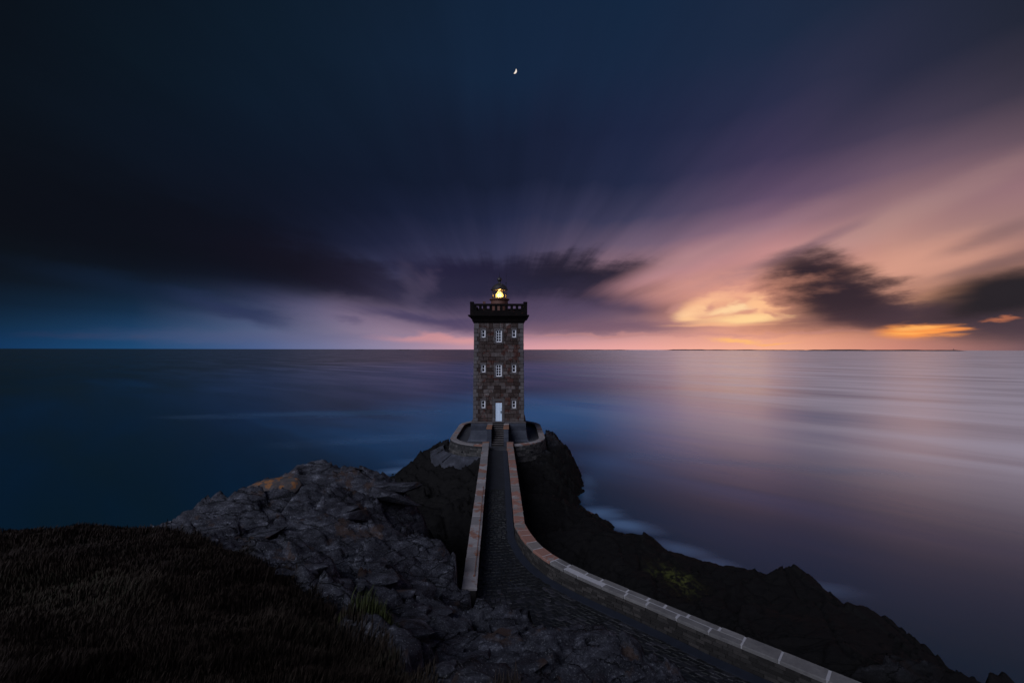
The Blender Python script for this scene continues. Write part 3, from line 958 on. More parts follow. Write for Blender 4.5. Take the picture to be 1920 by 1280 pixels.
def in_view(x, y, z):
    if y < 1: return False
    px = 960 + F * x / y; py = HZ + F * (EYE - z) / y
    return 0 < px < 1920 and 0 < py < 1280


def sett_geo(mb, cs, h, org=(0, 0, 0)):
    ctr = sum(cs, Vector((0, 0))) / 4
    z = deck_z(ctr.y)
    if sum((cs[(i + 1) % 4] - cs[i]).cross(cs[(i + 2) % 4] - cs[(i + 1) % 4]) if False else 0 for i in range(4)): pass
    ar = sum(cs[i].x * cs[(i + 1) % 4].y - cs[(i + 1) % 4].x * cs[i].y for i in range(4))
    if ar < 0: cs = cs[::-1]
    mb.hexa([(q.x - org[0], q.y - org[1], z - .03 - org[2]) for q in cs], [(q.x - org[0], q.y - org[1], z + h + random.uniform(-.008, .008) - org[2]) for q in cs], .018)


vis = [s for s in setts if in_view(s[0].x, s[0].y, 3.9) and EYE - 3.9 > 0]
# what the near rocks hide does not count
def hidden(s):
    x, y = s[0]
    for f in (.95, .9, .85, .8, .75):
        X_, Y_ = x * f, y * f
        zz = EYE + (3.9 - EYE) * f
        if terrain_h(np.array([X_]), np.array([Y_]))[0] > zz + .05: return True
    return False


vis.sort(key=lambda s: s[0].y)
near_s = []
for s in vis:
    if len(near_s) >= 290: break
    if not hidden(s): near_s.append(s)
ids = set(id(s) for s in near_s)
for s in near_s:
    mb = MB(); c0 = s[0]; org = (c0.x, c0.y, deck_z(c0.y))
    sett_geo(mb, s[1], s[2], org)
    o = mb.build('sett', M_SETT, path); o.location = org
mb = MB()
for s in setts:
    if id(s) not in ids: sett_geo(mb, s[1], s[2])
o = mb.build('paving', M_SETT, path); o['kind'] = 'stuff'

# ================================================================== PARAPETS
def sweep_body(mb, pts, w0, z_top, z_bot, closed=False):
    l = offset(pts, w0); r = offset(pts, -w0)
    n = len(pts)
    for i in range(n - 1):
        b = [(l[i].x, l[i].y, z_bot(i)), (r[i].x, r[i].y, z_bot(i)), (r[i + 1].x, r[i + 1].y, z_bot(i + 1)), (l[i + 1].x, l[i + 1].y, z_bot(i + 1))]
        t_ = [(q[0], q[1], z_top(j)) for q, j in zip(b, (i, i, i + 1, i + 1))]
        ar = sum(b[k][0] * b[(k + 1) % 4][1] - b[(k + 1) % 4][0] * b[k][1] for k in range(4))
        if ar < 0: b = b[::-1]; t_ = t_[::-1]
        mb.hexa(b, t_)


def top_z(y):
    return float(np.interp(y, [12, 19.6, 26.4, 47], [4.78, 4.75, 4.86, 5.40]))


def coping(parent, pts, hw, zt, seg, mat, name='coping_stone', double=False, th=.13, joint=.012, seed=1):
    r = random.Random(seed)
    pts = [Vector(p) for p in pts]
    L = [0]
    for a, b in zip(pts, pts[1:]): L.append(L[-1] + (b - a).length)

    def at(s):
        s = min(max(s, 0), L[-1]); k = max(j for j in range(len(L)) if L[j] <= s + 1e-9); k = min(k, len(pts) - 2)
        p = pts[k].lerp(pts[k + 1], (s - L[k]) / (L[k + 1] - L[k]))
        d = 0.25
        def raw(q):
            q = min(max(q, 0), L[-1]); kk = max(j for j in range(len(L)) if L[j] <= q + 1e-9); kk = min(kk, len(pts) - 2)
            return pts[kk].lerp(pts[kk + 1], (q - L[kk]) / (L[kk + 1] - L[kk]))
        t_ = (raw(s + d) - raw(s - d)).normalized()
        return p, Vector((-t_.y, t_.x))
    lanes = [(-hw, hw)] if not double else [(-hw, -.012), (.012, hw)]
    for la, lb in lanes:
        s = 0.0 if la < 0 and lb > 0 or la < -.1 else 0.0
        first = True
        while s < L[-1] - .05:
            ln = seg * r.uniform(.75, 1.3)
            e = s + ln
            if L[-1] - e < .35: e = L[-1]
            p0, n0 = at(s + joint); p1, n1 = at(e - joint)
            pm, nm = at((s + e) / 2)
            dz = r.uniform(-.008, .012)
            c = [p0 + n0 * la, p0 + n0 * lb, p1 + n1 * lb, p1 + n1 * la]
            zs = [zt(p0.y), zt(p0.y), zt(p1.y), zt(p1.y)]
            ar = sum(c[k].x * c[(k + 1) % 4].y - c[(k + 1) % 4].x * c[k].y for k in range(4))
            if ar < 0: c = c[::-1]; zs = zs[::-1]
            c = [q + Vector((r.uniform(-.012, .012), r.uniform(-.012, .012))) for q in c]
            ctr = sum(c, Vector((0, 0))) / 4; z0 = zt(ctr.y)
            mb = MB()
            mb.hexa([(q.x - ctr.x, q.y - ctr.y, z - th - z0) for q, z in zip(c, zs)], [(q.x - ctr.x, q.y - ctr.y, z + dz - z0) for q, z in zip(c, zs)], .022)
            o = mb.build(name, mat, parent)
            o.location = (ctr.x, ctr.y, z0)
            s = e


# left parapet
lw = tag(empty('parapet_wall'), 'straight stone parapet on the left side of the bridge, rust-streaked rail along its top', 'wall', 'parapet walls of the bridge')
lpts = [tuple(p) for p in resample([LW[0], LW[2]], 40)]
mb = MB()
sweep_body(mb, lpts, .29, lambda i: top_z(lpts[i][1]) - .14, lambda i: -1.5 if lpts[i][1] > 21 else 2.5)
mb.build('wall_body', M_RUB, lw)
coping(lw, lpts, .335, top_z, 1.15, M_COPE_L, seed=3)
# right parapet, bending to the right near the camera
rw = tag(empty('parapet_wall.001'), 'stone parapet on the right side of the bridge that bends away along the path', 'wall', 'parapet walls of the bridge')
rp_s = [tuple(p) for p in resample([RWs[0], RWs[1]], 30)]
rp_c = RWs[1:]
mb = MB()
pts_all = rp_s + rp_c[1:]
sweep_body(mb, pts_all, .26, lambda i: top_z(pts_all[i][1]) - .14, lambda i: -1.5 if pts_all[i][1] > 21 else 1.8)
mb.build('wall_body', M_RUB, rw)
# light bedding under the near copings shows in their joints
mb = MB()
sweep_body(mb, rp_c, .288, lambda i: top_z(rp_c[i][1]) - .006, lambda i: top_z(rp_c[i][1]) - .139)
mb.build('pointing', M_POINT, rw)
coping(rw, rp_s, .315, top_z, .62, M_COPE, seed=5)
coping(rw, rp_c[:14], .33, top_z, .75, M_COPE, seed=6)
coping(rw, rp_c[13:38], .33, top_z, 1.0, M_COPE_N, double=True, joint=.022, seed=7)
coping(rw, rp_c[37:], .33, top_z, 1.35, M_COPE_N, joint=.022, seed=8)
# thin rubble courses on the road side of the bend
inner = [Vector(p) for p in offset(rp_c, sgn * .26)]
Li = [0]
for a, b in zip(inner, inner[1:]): Li.append(Li[-1] + (b - a).length)


def at_in(s):
    s = min(max(s, 0), Li[-1]); k = max(j for j in range(len(Li)) if Li[j] <= s + 1e-9); k = min(k, len(inner) - 2)
    p = inner[k].lerp(inner[k + 1], (s - Li[k]) / (Li[k + 1] - Li[k])); t_ = (inner[k + 1] - inner[k]).normalized()
    return p, Vector((-t_.y, t_.x)) * sgn


r = random.Random(21); cnt = 0
rest = MB()
for c in range(5):
    s = r.uniform(0, .2)
    while s < Li[-1] - .4:
        ln = r.uniform(.26, .55); e = s + ln
        p0, n0 = at_in(s + .012); p1, n1 = at_in(e - .012)
        zb = deck_z(p0.y) + .05
        hh = (top_z(p0.y) - .15 - zb) / 5
        z0 = zb + hh * c + r.uniform(-.01, .01); z1 = zb + hh * (c + 1) - .018
        pr = r.uniform(.015, .06)
        bb = [(p0.x, p0.y, z0), (p1.x, p1.y, z0), (p1.x, p1.y, z1), (p0.x, p0.y, z1)]
        o0 = p0 + n0 * pr; o1 = p1 + n1 * pr
        tt_ = [(o0.x, o0.y, z0), (o1.x, o1.y, z0), (o1.x, o1.y, z1), (o0.x, o0.y, z1)]
        ctr = Vector(((p0.x + p1.x) / 2, (p0.y + p1.y) / 2, (z0 + z1) / 2))
        if sgn > 0: bb = bb[::-1]; tt_ = tt_[::-1]
        if cnt < 290:
            mb = MB(); mb.hexa([Vector(q) - ctr for q in bb], [Vector(q) - ctr for q in tt_], .012)
            o = mb.build('stone', M_RUB, rw); o.location = ctr; cnt += 1
        else:
            rest.hexa(bb, tt_, .012)
        s = e
if rest.v:
    o = rest.build('rubble_stones', M_RUB, rw); o['kind'] = 'stuff'

# rail of thin iron on the left coping
rl = tag(empty('iron_rail', (-2.0, 20, 4.8)), 'thin rusty iron rail lying along the left parapet coping', 'rail')
mb = MB()
def lw_pt(y, off):
    f = (y - 47) / (19.6 - 47)
    return Vector((-2.75 + (-1.88 + 2.75) * f + off, y, top_z(y) + .055))
mb.tube([lw_pt(y, .19) for y in np.linspace(20.6, 33, 14)], .014, 6)
o = mb.build('rod', M_RUST, rl); o.matrix_parent_inverse = Matrix.Translation((2.0, -20, -4.8))
for y in (20.6, 22.6, 24.8, 27, 29.2, 31, 33, 35.2, 36.8):
    mb = MB(); q = lw_pt(y, .19)
    mb.box(-.07, .03, -.025, .025, -.06, -.01, .006); mb.tube([(-.0, 0, -.06), (0, 0, .03)], .016, 6)
    o = mb.build('bracket', M_RUST, rl); o.location = q - Vector((-2.0, 20, 4.8))

# body of the bridge between the parapets
mb = MB()
for y0, y1 in zip(np.linspace(20, 47, 19)[:-1], np.linspace(20, 47, 19)[1:]):
    xl0, xl1 = np.interp([y0, y1], ply, plx) - .05; xr0, xr1 = np.interp([y0, y1], rwy, rwx) - .2
    mb.hexa([(xl0, y0, -1.5), (xr0, y0, -1.5), (xr1, y1, -1.5), (xl1, y1, -1.5)], [(xl0, y0, deck_z(y0) - .05), (xr0, y0, deck_z(y0) - .05), (xr1, y1, deck_z(y1) - .05), (xl1, y1, deck_z(y1) - .05)])
o = mb.build('bridge_body', M_DARK); tag(o, 'dark masonry of the bridge between its parapets', kind='structure')

# ================================================================== TERRACE
def rounded(cx, cy, hx, hy, rr, n=10):
    pts = []
    for (sx_, sy_, a0) in ((1, -1, -90), (1, 1, 0), (-1, 1, 90), (-1, -1, 180)):
        for k in range(n + 1):
            a = math.radians(a0 + 90 * k / n)
            pts.append((cx + sx_ * (hx - rr) + rr * math.cos(a), cy + sy_ * (hy - rr) + rr * math.sin(a)))
    return pts


TX, TYc = -1.62, 55.7
tl = rounded(TX, TYc, 5.15, 8.35, 4.3, 12)       # centre line of the wall
TZ = 5.12
floor_pts = rounded(TX, TYc, 5.2, 8.4, 4.3, 12)
vs = [(x, y, 4.6) for x, y in floor_pts] + [(x, y, 3.0) for x, y in floor_pts]
n = len(floor_pts)
o = me('terrace_floor', vs, [tuple(range(n))] + [(i, i + n, (i + 1) % n + n, (i + 1) % n) for i in range(n)], M_FLOOR)
tag(o, 'paved terrace floor round the lighthouse foot', kind='structure')
# wall starts at the right side of the bridge mouth and ends on its left
start = (0.12, 47.32); end = (-3.05, 47.32)
loop = [start] + [q for q in tl if not (-3.3 < q[0] < .3 and q[1] < 50)] + [end]
# order: tl begins at bottom right corner start and ends bottom left
tw = tag(empty('terrace_wall', (TX, TYc, 3.8)), 'low rounded stone wall enclosing the terrace round the lighthouse', 'wall')
inv = Matrix.Translation((-TX, -TYc, -3.8))
mb = MB()
lp = [Vector(q) for q in loop]
oo = offset(loop, -.33); ii = offset(loop, .27)
ctr_v = Vector((TX, TYc))
if (oo[10] - ctr_v).length < (ii[10] - ctr_v).length: oo, ii = offset(loop, .33), offset(loop, -.27)
base_o = [q + (q - ctr_v).normalized() * .35 for q in oo]
for i in range(len(loop) - 1):
    for (za, zb, A_, B_) in ((3.0, TZ - .13, base_o, oo),):
        b = [(A_[i].x, A_[i].y, za), (A_[i + 1].x, A_[i + 1].y, za), (ii[i + 1].x, ii[i + 1].y, za), (ii[i].x, ii[i].y, za)]
        t_ = [(B_[i].x, B_[i].y, zb), (B_[i + 1].x, B_[i + 1].y, zb), (ii[i + 1].x, ii[i + 1].y, zb), (ii[i].x, ii[i].y, zb)]
        mb.hexa(b, t_)
o = mb.build('wall_body', M_MORTAR, tw); o.matrix_parent_inverse = inv
# rubble blocks on the outside of the wall
r = random.Random(33)
Lo = [0]
for a, b in zip(oo, oo[1:]): Lo.append(Lo[-1] + (b - a).length)
def at_o(s, zz):
    s = min(max(s, 0), Lo[-1]); k = max(j for j in range(len(Lo)) if Lo[j] <= s + 1e-9); k = min(k, len(oo) - 2)
    f = (s - Lo[k]) / (Lo[k + 1] - Lo[k]); h = (TZ - .13 - zz) / (TZ - .13 - 3.0)
    p = oo[k].lerp(oo[k + 1], f).lerp(base_o[k].lerp(base_o[k + 1], f), h)
    return p, (p - ctr_v).normalized()
cnt = 0; rest = MB()
for c in range(9):
    s = r.uniform(0, .3)
    z0 = 3.15 + c * .204; z1 = z0 + .19
    while s < Lo[-1] - .3:
        e = s + r.uniform(.3, .75)
        vals = []
        for ss, zz in ((s + .012, z0), (e - .012, z0), (e - .012, z1), (s + .012, z1)):
            p_, n_o = at_o(ss, zz); vals.append((p_, n_o, zz))
        pr = r.uniform(.02, .07)
        bb = [(q.x - n_o.x * .02, q.y - n_o.y * .02, zz) for q, n_o, zz in vals]; tt_ = [(q.x + n_o.x * pr, q.y + n_o.y * pr, zz) for q, n_o, zz in vals]
        cc = sum((Vector(q) for q in tt_), Vector()) / 4
        if cc.y < 54.5 and cnt < 290 and not (-3.1 < cc.x < .1):
            m_ = MB(); m_.hexa([Vector(q) - cc for q in bb], [Vector(q) - cc for q in tt_], .012)
            o = m_.build('stone', M_TWALL, tw); o.location = cc - Vector((TX, TYc, 3.8)); cnt += 1
        else: rest.hexa(bb, tt_, .012)
        s = e
o = rest.build('rubble_stones', M_TWALL, tw); o.matrix_parent_inverse = inv; o['kind'] = 'stuff'
# drain holes
for px_ in (875, 1000):
    D_ = 48.8
    x_ = (px_ - 960) / F * D_
    # find the wall point with this x at the front
    best = min(((q - Vector((x_, 48))).length, q) for q in oo if q.y < 54)[1]
    nn = (best - ctr_v).normalized()
    bb = best + nn * .17
    mb = MB(); mb.box(-.11, .11, -.06, .06, -.09, .09, .01)
    o = mb.build('drain_hole', M_IRON, tw); o.location = Vector((bb.x, bb.y, 4.25)) - Vector((TX, TYc, 3.8)); o.rotation_euler.z = math.atan2(nn.y, nn.x) + math.pi / 2
before = set(C.objects)
coping(tw, loop, .345, lambda y: TZ, .95, M_COPE_L, seed=12)
for o in C.objects:
    if o not in before: o.location = o.location - Vector((TX, TYc, 3.8))
# cement skirt that joins the wall to the rock on the left
mb = MB()
sk = [(-3.2, 46.9), (-5.0, 47.0), (-6.5, 48.0), (-7.5, 49.6), (-8.0, 51.6), (-8.0, 54)]
so_ = [Vector((-3.4, 46.0)), Vector((-5.3, 46.0)), Vector((-7.4, 47.0)), Vector((-8.9, 49.0)), Vector((-9.5, 51.5)), Vector((-9.3, 54))]
for i in range(5):
    a, b = Vector(sk[i]), Vector(sk[i + 1]); c_, d_ = so_[i], so_[i + 1]
    cc_ = [a, c_, d_, b]
    ar = sum(cc_[k].x * cc_[(k + 1) % 4].y - cc_[(k + 1) % 4].x * cc_[k].y for k in range(4))
    zt = [3.95, 3.3, 3.3, 3.95]
    if ar < 0: cc_ = cc_[::-1]; zt = zt[::-1]
    mb.hexa([(q.x, q.y, 1.5) for q in cc_], [(q.x, q.y, z + .12 * math.sin(i * 3 + k)) for k, (q, z) in enumerate(zip(cc_, zt))])
o = mb.build('cement_skirt', stone_mat('old_cement', [(.012, .012, .016), (.035, .035, .045), (.08, .08, .10)], scale=1.2, rand=0, bump=1.0, bscale=6), tw); o.matrix_parent_inverse = inv

# ================================================================== LIGHTHOUSE
LX, LY = -1.57, 55.0
lh = tag(empty('lighthouse', (LX, LY, 4.6)), 'square granite lighthouse with lit lantern and white windows on the black rock', 'lighthouse')
linv = Matrix.Translation((-LX, -LY, -4.6))


def LP(o, parent=None):
    """parts are written in world coordinates"""
    o.parent = parent or lh
    o.matrix_parent_inverse = linv if parent is None else Matrix.Identity(4)
    return o


def part(mb, name, mat, smooth=False, kind=None):
    o = mb.build(name, mat, None, smooth)
    o.parent = lh; o.matrix_parent_inverse = linv
    if kind: o['kind'] = kind
    return o


def sub(mb, name, mat, parent, smooth=False):
    o = mb.build(name, mat, None, smooth)
    o.parent = parent
    return o


ZB, ZT = 6.84, 18.37


def hw_at(z):
    return 3.02 + (2.91 - 3.02) * (z - ZB) / (ZT - ZB)


FY = LY - 3.0     # front plane, about y 52
# core, set back 0.3 m on the front
mb = MB()
def ring(hw_, z, back=.3):
    return [(LX - hw_ + .1, LY - 3.0 + back, z), (LX + hw_ - .1, LY - 3.0 + back, z), (LX + hw_ - .1, LY + hw_ - .1, z), (LX - hw_ + .1, LY + hw_ - .1, z)]
mb.hexa(ring(3.02, 6.0), ring(2.91, 19.0))
part(mb, 'wall_core', M_MORTAR)
# openings (x centre, z0, z1, half width)
OPEN = []
for zc in (17.18, 13.07, 8.87):
    for dx in (-1.80, 1.80): OPEN.append((dx, zc - .46, zc + .46, .24, 'side'))
for zc in (16.87, 12.83): OPEN.append((0, zc - .71, zc + .71, .355, 'mid'))
OPEN.append((0, ZB, 9.22, .42, 'door'))


def subtract(rects, o):
    ox0, ox1, oz0, oz1 = o[0] - o[3], o[0] + o[3], o[1], o[2]
    out = []
    for (a, b, c, d) in rects:
        if b <= ox0 or a >= ox1 or d <= oz0 or c >= oz1:
            out.append((a, b, c, d)); continue
        if a < ox0: out.append((a, ox0, c, d))
        if b > ox1: out.append((ox1, b, c, d))
        ia, ib = max(a, ox0), min(b, ox1)
        if d > oz1: out.append((ia, ib, oz1, d))
        if c < oz0: out.append((ia, ib, c, oz0))
    return [q for q in out if q[1] - q[0] > .06 and q[3] - q[2] > .05]


r = random.Random(4)
SURR = []
for dx, z0, z1, hw_, kd in OPEN:
    j_ = {'side': .13, 'mid': .20, 'door': .30}[kd]
    SURR.append((dx, z0 - (0 if kd == 'door' else .16), z1 + (.30 if kd == 'door' else .22), hw_ + j_, kd))
    o_ = SURR[-1]
    hh = (z1 - z0); nj = 2 if kd == 'side' else (3 if kd == 'mid' else 5)
    for k in range(nj):
        for sg in (-1, 1):
            xa, xb = sorted((dx + sg * hw_, dx + sg * (hw_ + j_)))
            mb = MB(); zc_ = z0 + hh * (k + .5) / nj
            mb.front_block(xa - (xa + xb) / 2 + .002, xb - (xa + xb) / 2 - .008, -hh / nj / 2 + .006, hh / nj / 2 - .006, -.03, .3, .012)
            q = mb.build('jamb_stone', M_DRESS, lh); q.location = ((xa + xb) / 2, -3.0, zc_ - 4.6)
    mb = MB(); mb.front_block(-hw_ - j_ + .006, hw_ + j_ - .006, .006, o_[2] - z1 - .008, -.035, .3, .014)
    q = mb.build('lintel', M_DRESS, lh); q.location = (dx, -3.0, z1 - 4.6)
    if kd != 'door':
        mb = MB(); mb.front_block(-hw_ - j_ - .03, hw_ + j_ + .03, .008, .152, -.075, .3, .012)
        q = mb.build('sill', M_DRESS, lh); q.location = (dx, -3.0, z0 - .16 - 4.6)
z = ZB; course = 0; scount = 0
stones = []
while z < ZT - .2:
    h = r.uniform(.40, .52)
    if ZT - (z + h) < .3: h = ZT - z
    q_w = .62 if course % 2 == 0 else .42
    hw_ = hw_at(z + h / 2)
    rects = [(-hw_, -hw_ + q_w, 'q'), (hw_ - q_w, hw_, 'q')]
    x = -hw_ + q_w
    while x < hw_ - q_w - .01:
        wd = r.uniform(.45, .95)
        if hw_ - q_w - (x + wd) < .35: wd = hw_ - q_w - x
        rects.append((x, x + wd, 's')); x += wd
    for a, b, kd in rects:
        rs = [(a, b, z, z + h)]
        for o_ in SURR: rs = subtract(rs, o_)
        for q in rs: stones.append((q, kd))
    z += h; course += 1
for (a, b, c, d), kd in stones:
    pr = r.uniform(.0, .035) if kd == 's' else .03
    mb = MB(); cx_, cz_ = (a + b) / 2, (c + d) / 2
    mb.front_block(a - cx_ + .014, b - cx_ - .014, c - cz_ + .014, d - cz_ - .014, -pr, .3, .02)
    o = mb.build('stone' if kd == 's' else 'quoin', M_GRAN if kd == 's' else M_DRESS, lh)
    o.location = (cx_, -3.0, cz_ - 4.6)
print('tower stones', len(stones))
# blocks of the other three faces, one part
mb = MB(); z = ZB
while z < ZT - .2:
    h = .46 if ZT - (z + .46) > .3 else ZT - z
    hw_ = hw_at(z + h / 2)
    for side in range(3):
        x = -hw_ + .02
        while x < hw_ - .03:
            wd = r.uniform(.45, .95)
            if hw_ - (x + wd) < .35: wd = hw_ - .02 - x
            pr = r.uniform(.0, .03)
            a, b, c, d = x + .009, x + wd - .009, z + .009, z + h - .009
            if side == 0:   # left
                a = max(a, -2.98 + .3)
                if b > a + .05: mb.hexa([(LX - hw_ + .1, LY + q, zz) for q, zz in ((a, c), (a, d), (b, d), (b, c))][::-1], [(LX - hw_ - pr, LY + q, zz) for q, zz in ((a, c), (a, d), (b, d), (b, c))][::-1], .014)
            elif side == 1:
                a = max(a, -2.98 + .3)
                if b > a + .05: mb.hexa([(LX + hw_ - .1, LY + q, zz) for q, zz in ((a, c), (a, d), (b, d), (b, c))], [(LX + hw_ + pr, LY + q, zz) for q, zz in ((a, c), (a, d), (b, d), (b, c))], .014)
            else:
                mb.hexa([(LX + q, LY + hw_ - .1, zz) for q, zz in ((a, c), (a, d), (b, d), (b, c))], [(LX + q, LY + hw_ + pr, zz) for q, zz in ((a, c), (a, d), (b, d), (b, c))], .014)
            x += wd
    z += h
part(mb, 'side_masonry', M_GRAN, kind='stuff')

# plinth: upright below the door sill, spreading at the foot, in courses
r = random.Random(9)
for (z0, z1, w0, w1) in ((4.6, 4.85, 3.62, 3.42), (4.85, 5.35, 3.40, 3.30), (5.35, 5.85, 3.29, 3.24), (5.85, 6.35, 3.235, 3.215), (6.35, 6.72, 3.21, 3.20), (6.72, 6.84, 3.26, 3.10)):
    mb = MB()
    mb.hexa([(LX - w0, LY - w0, z0), (LX + w0, LY - w0, z0), (LX + w0, LY + w0, z0), (LX - w0, LY + w0, z0)], [(LX - w1, LY - w1, z1 - .008), (LX + w1, LY - w1, z1 - .008), (LX + w1, LY + w1, z1 - .008), (LX - w1, LY + w1, z1 - .008)])
    part(mb, 'plinth_course', M_PLINTH if z1 < 6.8 else M_DRESS)

# windows and door
for dx, z0, z1, hw_, kd in OPEN:
    if kd == 'door': continue
    yb = FY + .10
    fr = .105
    mb = MB()
    X0, X1 = LX + dx - hw_, LX + dx + hw_
    mb.front_block(X0 + .005, X0 + fr, z0 + .005, z1 - .005, yb, yb + .08, .01)
    mb.front_block(X1 - fr, X1 - .005, z0 + .005, z1 - .005, yb, yb + .08, .01)
    mb.front_block(X0 + fr, X1 - fr, z1 - fr, z1 - .005, yb, yb + .08, .01)
    mb.front_block(X0 + fr, X1 - fr, z0 + .005, z0 + fr, yb, yb + .08, .01)
    win = part(mb, 'window', M_WHITE)
    nxp, nzp = (1, 2) if kd == 'side' else (2, 4)
    mb = MB()
    iw = (X1 - X0 - 2 * fr); ih = (z1 - z0 - 2 * fr)
    for k in range(1, nzp):
        zz = z0 + fr + ih * k / nzp
        mb.front_block(X0 + fr, X1 - fr, zz - .022, zz + .022, yb + .01, yb + .06, .005)
    if nxp == 2:
        mb.front_block(LX + dx - .025, LX + dx + .025, z0 + fr, z1 - fr, yb + .006, yb + .065, .005)
    sub(mb, 'glazing_bars', M_WHITE, win)
    for a in range(nxp):
        for b in range(nzp):
            mb = MB()
            mb.box(X0 + fr + iw * a / nxp + .004, X0 + fr + iw * (a + 1) / nxp - .004, yb + .034, yb + .044, z0 + fr + ih * b / nzp + .004, z0 + fr + ih * (b + 1) / nzp - .004)
            sub(mb, 'pane', M_PANE, win)
dr = MB()
for k in range(3):
    a = LX - .40 + .8 * k / 3
    dr.front_block(a + .003, a + .8 / 3 - .003, ZB + .02, 9.02, FY + .14, FY + .19, .008)
door = part(dr, 'door', M_DOOR)
mb = MB(); mb.box(LX + .25, LX + .33, FY + .09, FY + .139, ZB + .95, ZB + 1.25, .01)
sub(mb, 'lock', M_IRON, door)
mb = MB(); mb.tube([(LX + .22, FY + .08, ZB + 1.15), (LX + .34, FY + .08, ZB + 1.15)], .022, 8); mb.tube([(LX + .29, FY + .14, ZB + 1.5), (LX + .29, FY + .09, ZB + 1.5)], .03, 8)
sub(mb, 'handle', M_IRON, door)
mb = MB(); mb.box(LX - .42, LX + .42, FY + .13, FY + .3, 9.03, 9.21)
part(mb, 'transom', M_DRUM)
# faint dark panel with old metal marks above the door (weathered plate between door and middle window)
# stairs
st_ = empty('staircase', (LX, 50.5, 4.6)); tag(st_, 'straight stone staircase between two orange-capped cheek walls, up to the lighthouse door', 'staircase')
NSTEP = 11
y_top, y_bot = FY - .15, 48.95
for k in range(NSTEP):
    z1 = 4.6 + (k + 1) * (ZB - .03 - 4.6) / NSTEP
    y0 = y_bot + (y_top - y_bot) * k / NSTEP
    mb = MB(); mb.box(-.665, .665, y0 - 50.5, (y_bot + (y_top - y_bot) * (k + 1) / NSTEP) + .02 - 50.5, -.0, z1 - 4.6, .012)
    stp = mb.build('step', M_MORTAR, st_)  # dark risers under pale treads: their light and shade put into the colours
    mb = MB(); mb.box(-.665, .665, y0 - .07 - 50.5, (y_bot + (y_top - y_bot) * (k + 1) / NSTEP) - .075 - 50.5, z1 - 4.6 + .002, z1 - 4.6 + .05, .012)
    mb.build('tread', M_DRESS, stp)
for s_ in (-1, 1):
    xa, xb = (.68, 1.2) if s_ > 0 else (-1.2, -.68)
    zc = 4.6
    mb = MB(); mb.box(xa, xb, 48.8 - 50.5, FY - .22 - 50.5, 0, 1.93)
    cw = mb.build('cheek_wall', M_PLINTH, st_)
    for k in range(4):
        mb = MB(); mb.front_block(xa + .006, xb - .006, .01 + k * .48, .47 + k * .48, 48.77 - 50.5, 48.82 - 50.5, .01)
        mb.build('stone', M_PLINTH, cw)
    for k in range(3):
        a_ = 48.74 + k * .99 - 50.5
        mb = MB(); mb.box(xa - .04, xb + .04, a_ + .006, a_ + .98, 1.932, 2.08, .02)
        mb.build('capstone', M_CAP if k < 2 else M_COPE_L, cw)
# small landing ledge at the door
mb = MB(); mb.box(-.66, .66, y_top + .02 - 50.5, FY + .13 - 50.5, 0, ZB - .03 - 4.6)
mb.build('landing', M_PLINTH, st_)
# two square end piers of the bridge parapets at the terrace mouth
for x_, lab in ((-2.76, 'left'), (-.19, 'right')):
    mb = MB(); mb.box(x_ - .36, x_ + .36, 46.9, 47.5, 3.2, 5.43, .02)
    o = mb.build('end_block', M_CAP, lw if lab == 'left' else rw)

# cornice
def square_loft(prof, name, mat):
    mb = MB(); vs = []; fs = []
    for o_, z in prof:
        h_ = 2.91 + o_
        vs += [(LX - h_, LY - h_, z), (LX + h_, LY - h_, z), (LX + h_, LY + h_, z), (LX - h_, LY + h_, z)]
    for k in range(len(prof) - 1):
        for i in range(4):
            j = (i + 1) % 4
            fs.append((k * 4 + i, k * 4 + j, (k + 1) * 4 + j, (k + 1) * 4 + i))
    fs.append(tuple(len(prof) * 4 - 4 + i for i in range(4))); fs.append((3, 2, 1, 0))
    mb.add(vs, fs)
    return part(mb, name, mat)


square_loft([(.02, 18.36), (.07, 18.38), (.07, 18.50), (.12, 18.52), (.20, 18.66), (.22, 18.80), (.34, 18.90), (.38, 19.02), (.52, 19.12)], 'cornice', M_DARK)
square_loft([(.53, 19.125), (.63, 19.16), (.66, 19.22), (.66, 19.30), (.58, 19.335)], 'cornice_moulding', M_DARK)
# corbel course: individual dark blocks below the cornice
# parapet of the platform
HB = 3.31
for side in range(4):
    R4 = Matrix.Rotation(side * math.pi / 2, 4, 'Z')
    def place(mb, name, mat):
        o = mb.build(name, mat, lh)
        o.matrix_local = Matrix.Translation((0, 0, -4.6)) @ R4
        return o
    mb = MB(); mb.box(-HB + .43, HB - .43, -HB, -HB + .28, 19.34, 19.86, .01); place(mb, 'parapet_base', M_DARK)
    mb = MB(); mb.box(-HB + .43, HB - .43, -HB - .03, -HB + .31, 20.38, 20.64, .015); place(mb, 'parapet_rail', M_DARK)
    ops = [(.612 * k) for k in range(-4, 5)]
    edges = [-HB + .43] + sum([[q - .145, q + .145] for q in ops], []) + [HB - .43]
    for k in range(0, len(edges), 2):
        mb = MB(); mb.box(edges[k] + .002, edges[k + 1] - .002, -HB + .01, -HB + .27, 19.862, 20.378); place(mb, 'baluster', M_DARK)
    mb = MB(); mb.box(-HB - .03, -HB + .42, -HB - .03, -HB + .42, 19.34, 20.76, .02)
    mb.hexa([(-HB - .06, -HB - .06, 20.763), (-HB + .45, -HB - .06, 20.763), (-HB + .45, -HB + .45, 20.763), (-HB - .06, -HB + .45, 20.763)],
            [(-HB + .0, -HB + .0, 20.87), (-HB + .39, -HB + .0, 20.87), (-HB + .39, -HB + .39, 20.87), (-HB + .0, -HB + .39, 20.87)])
    place(mb, 'corner_post', M_DARK)
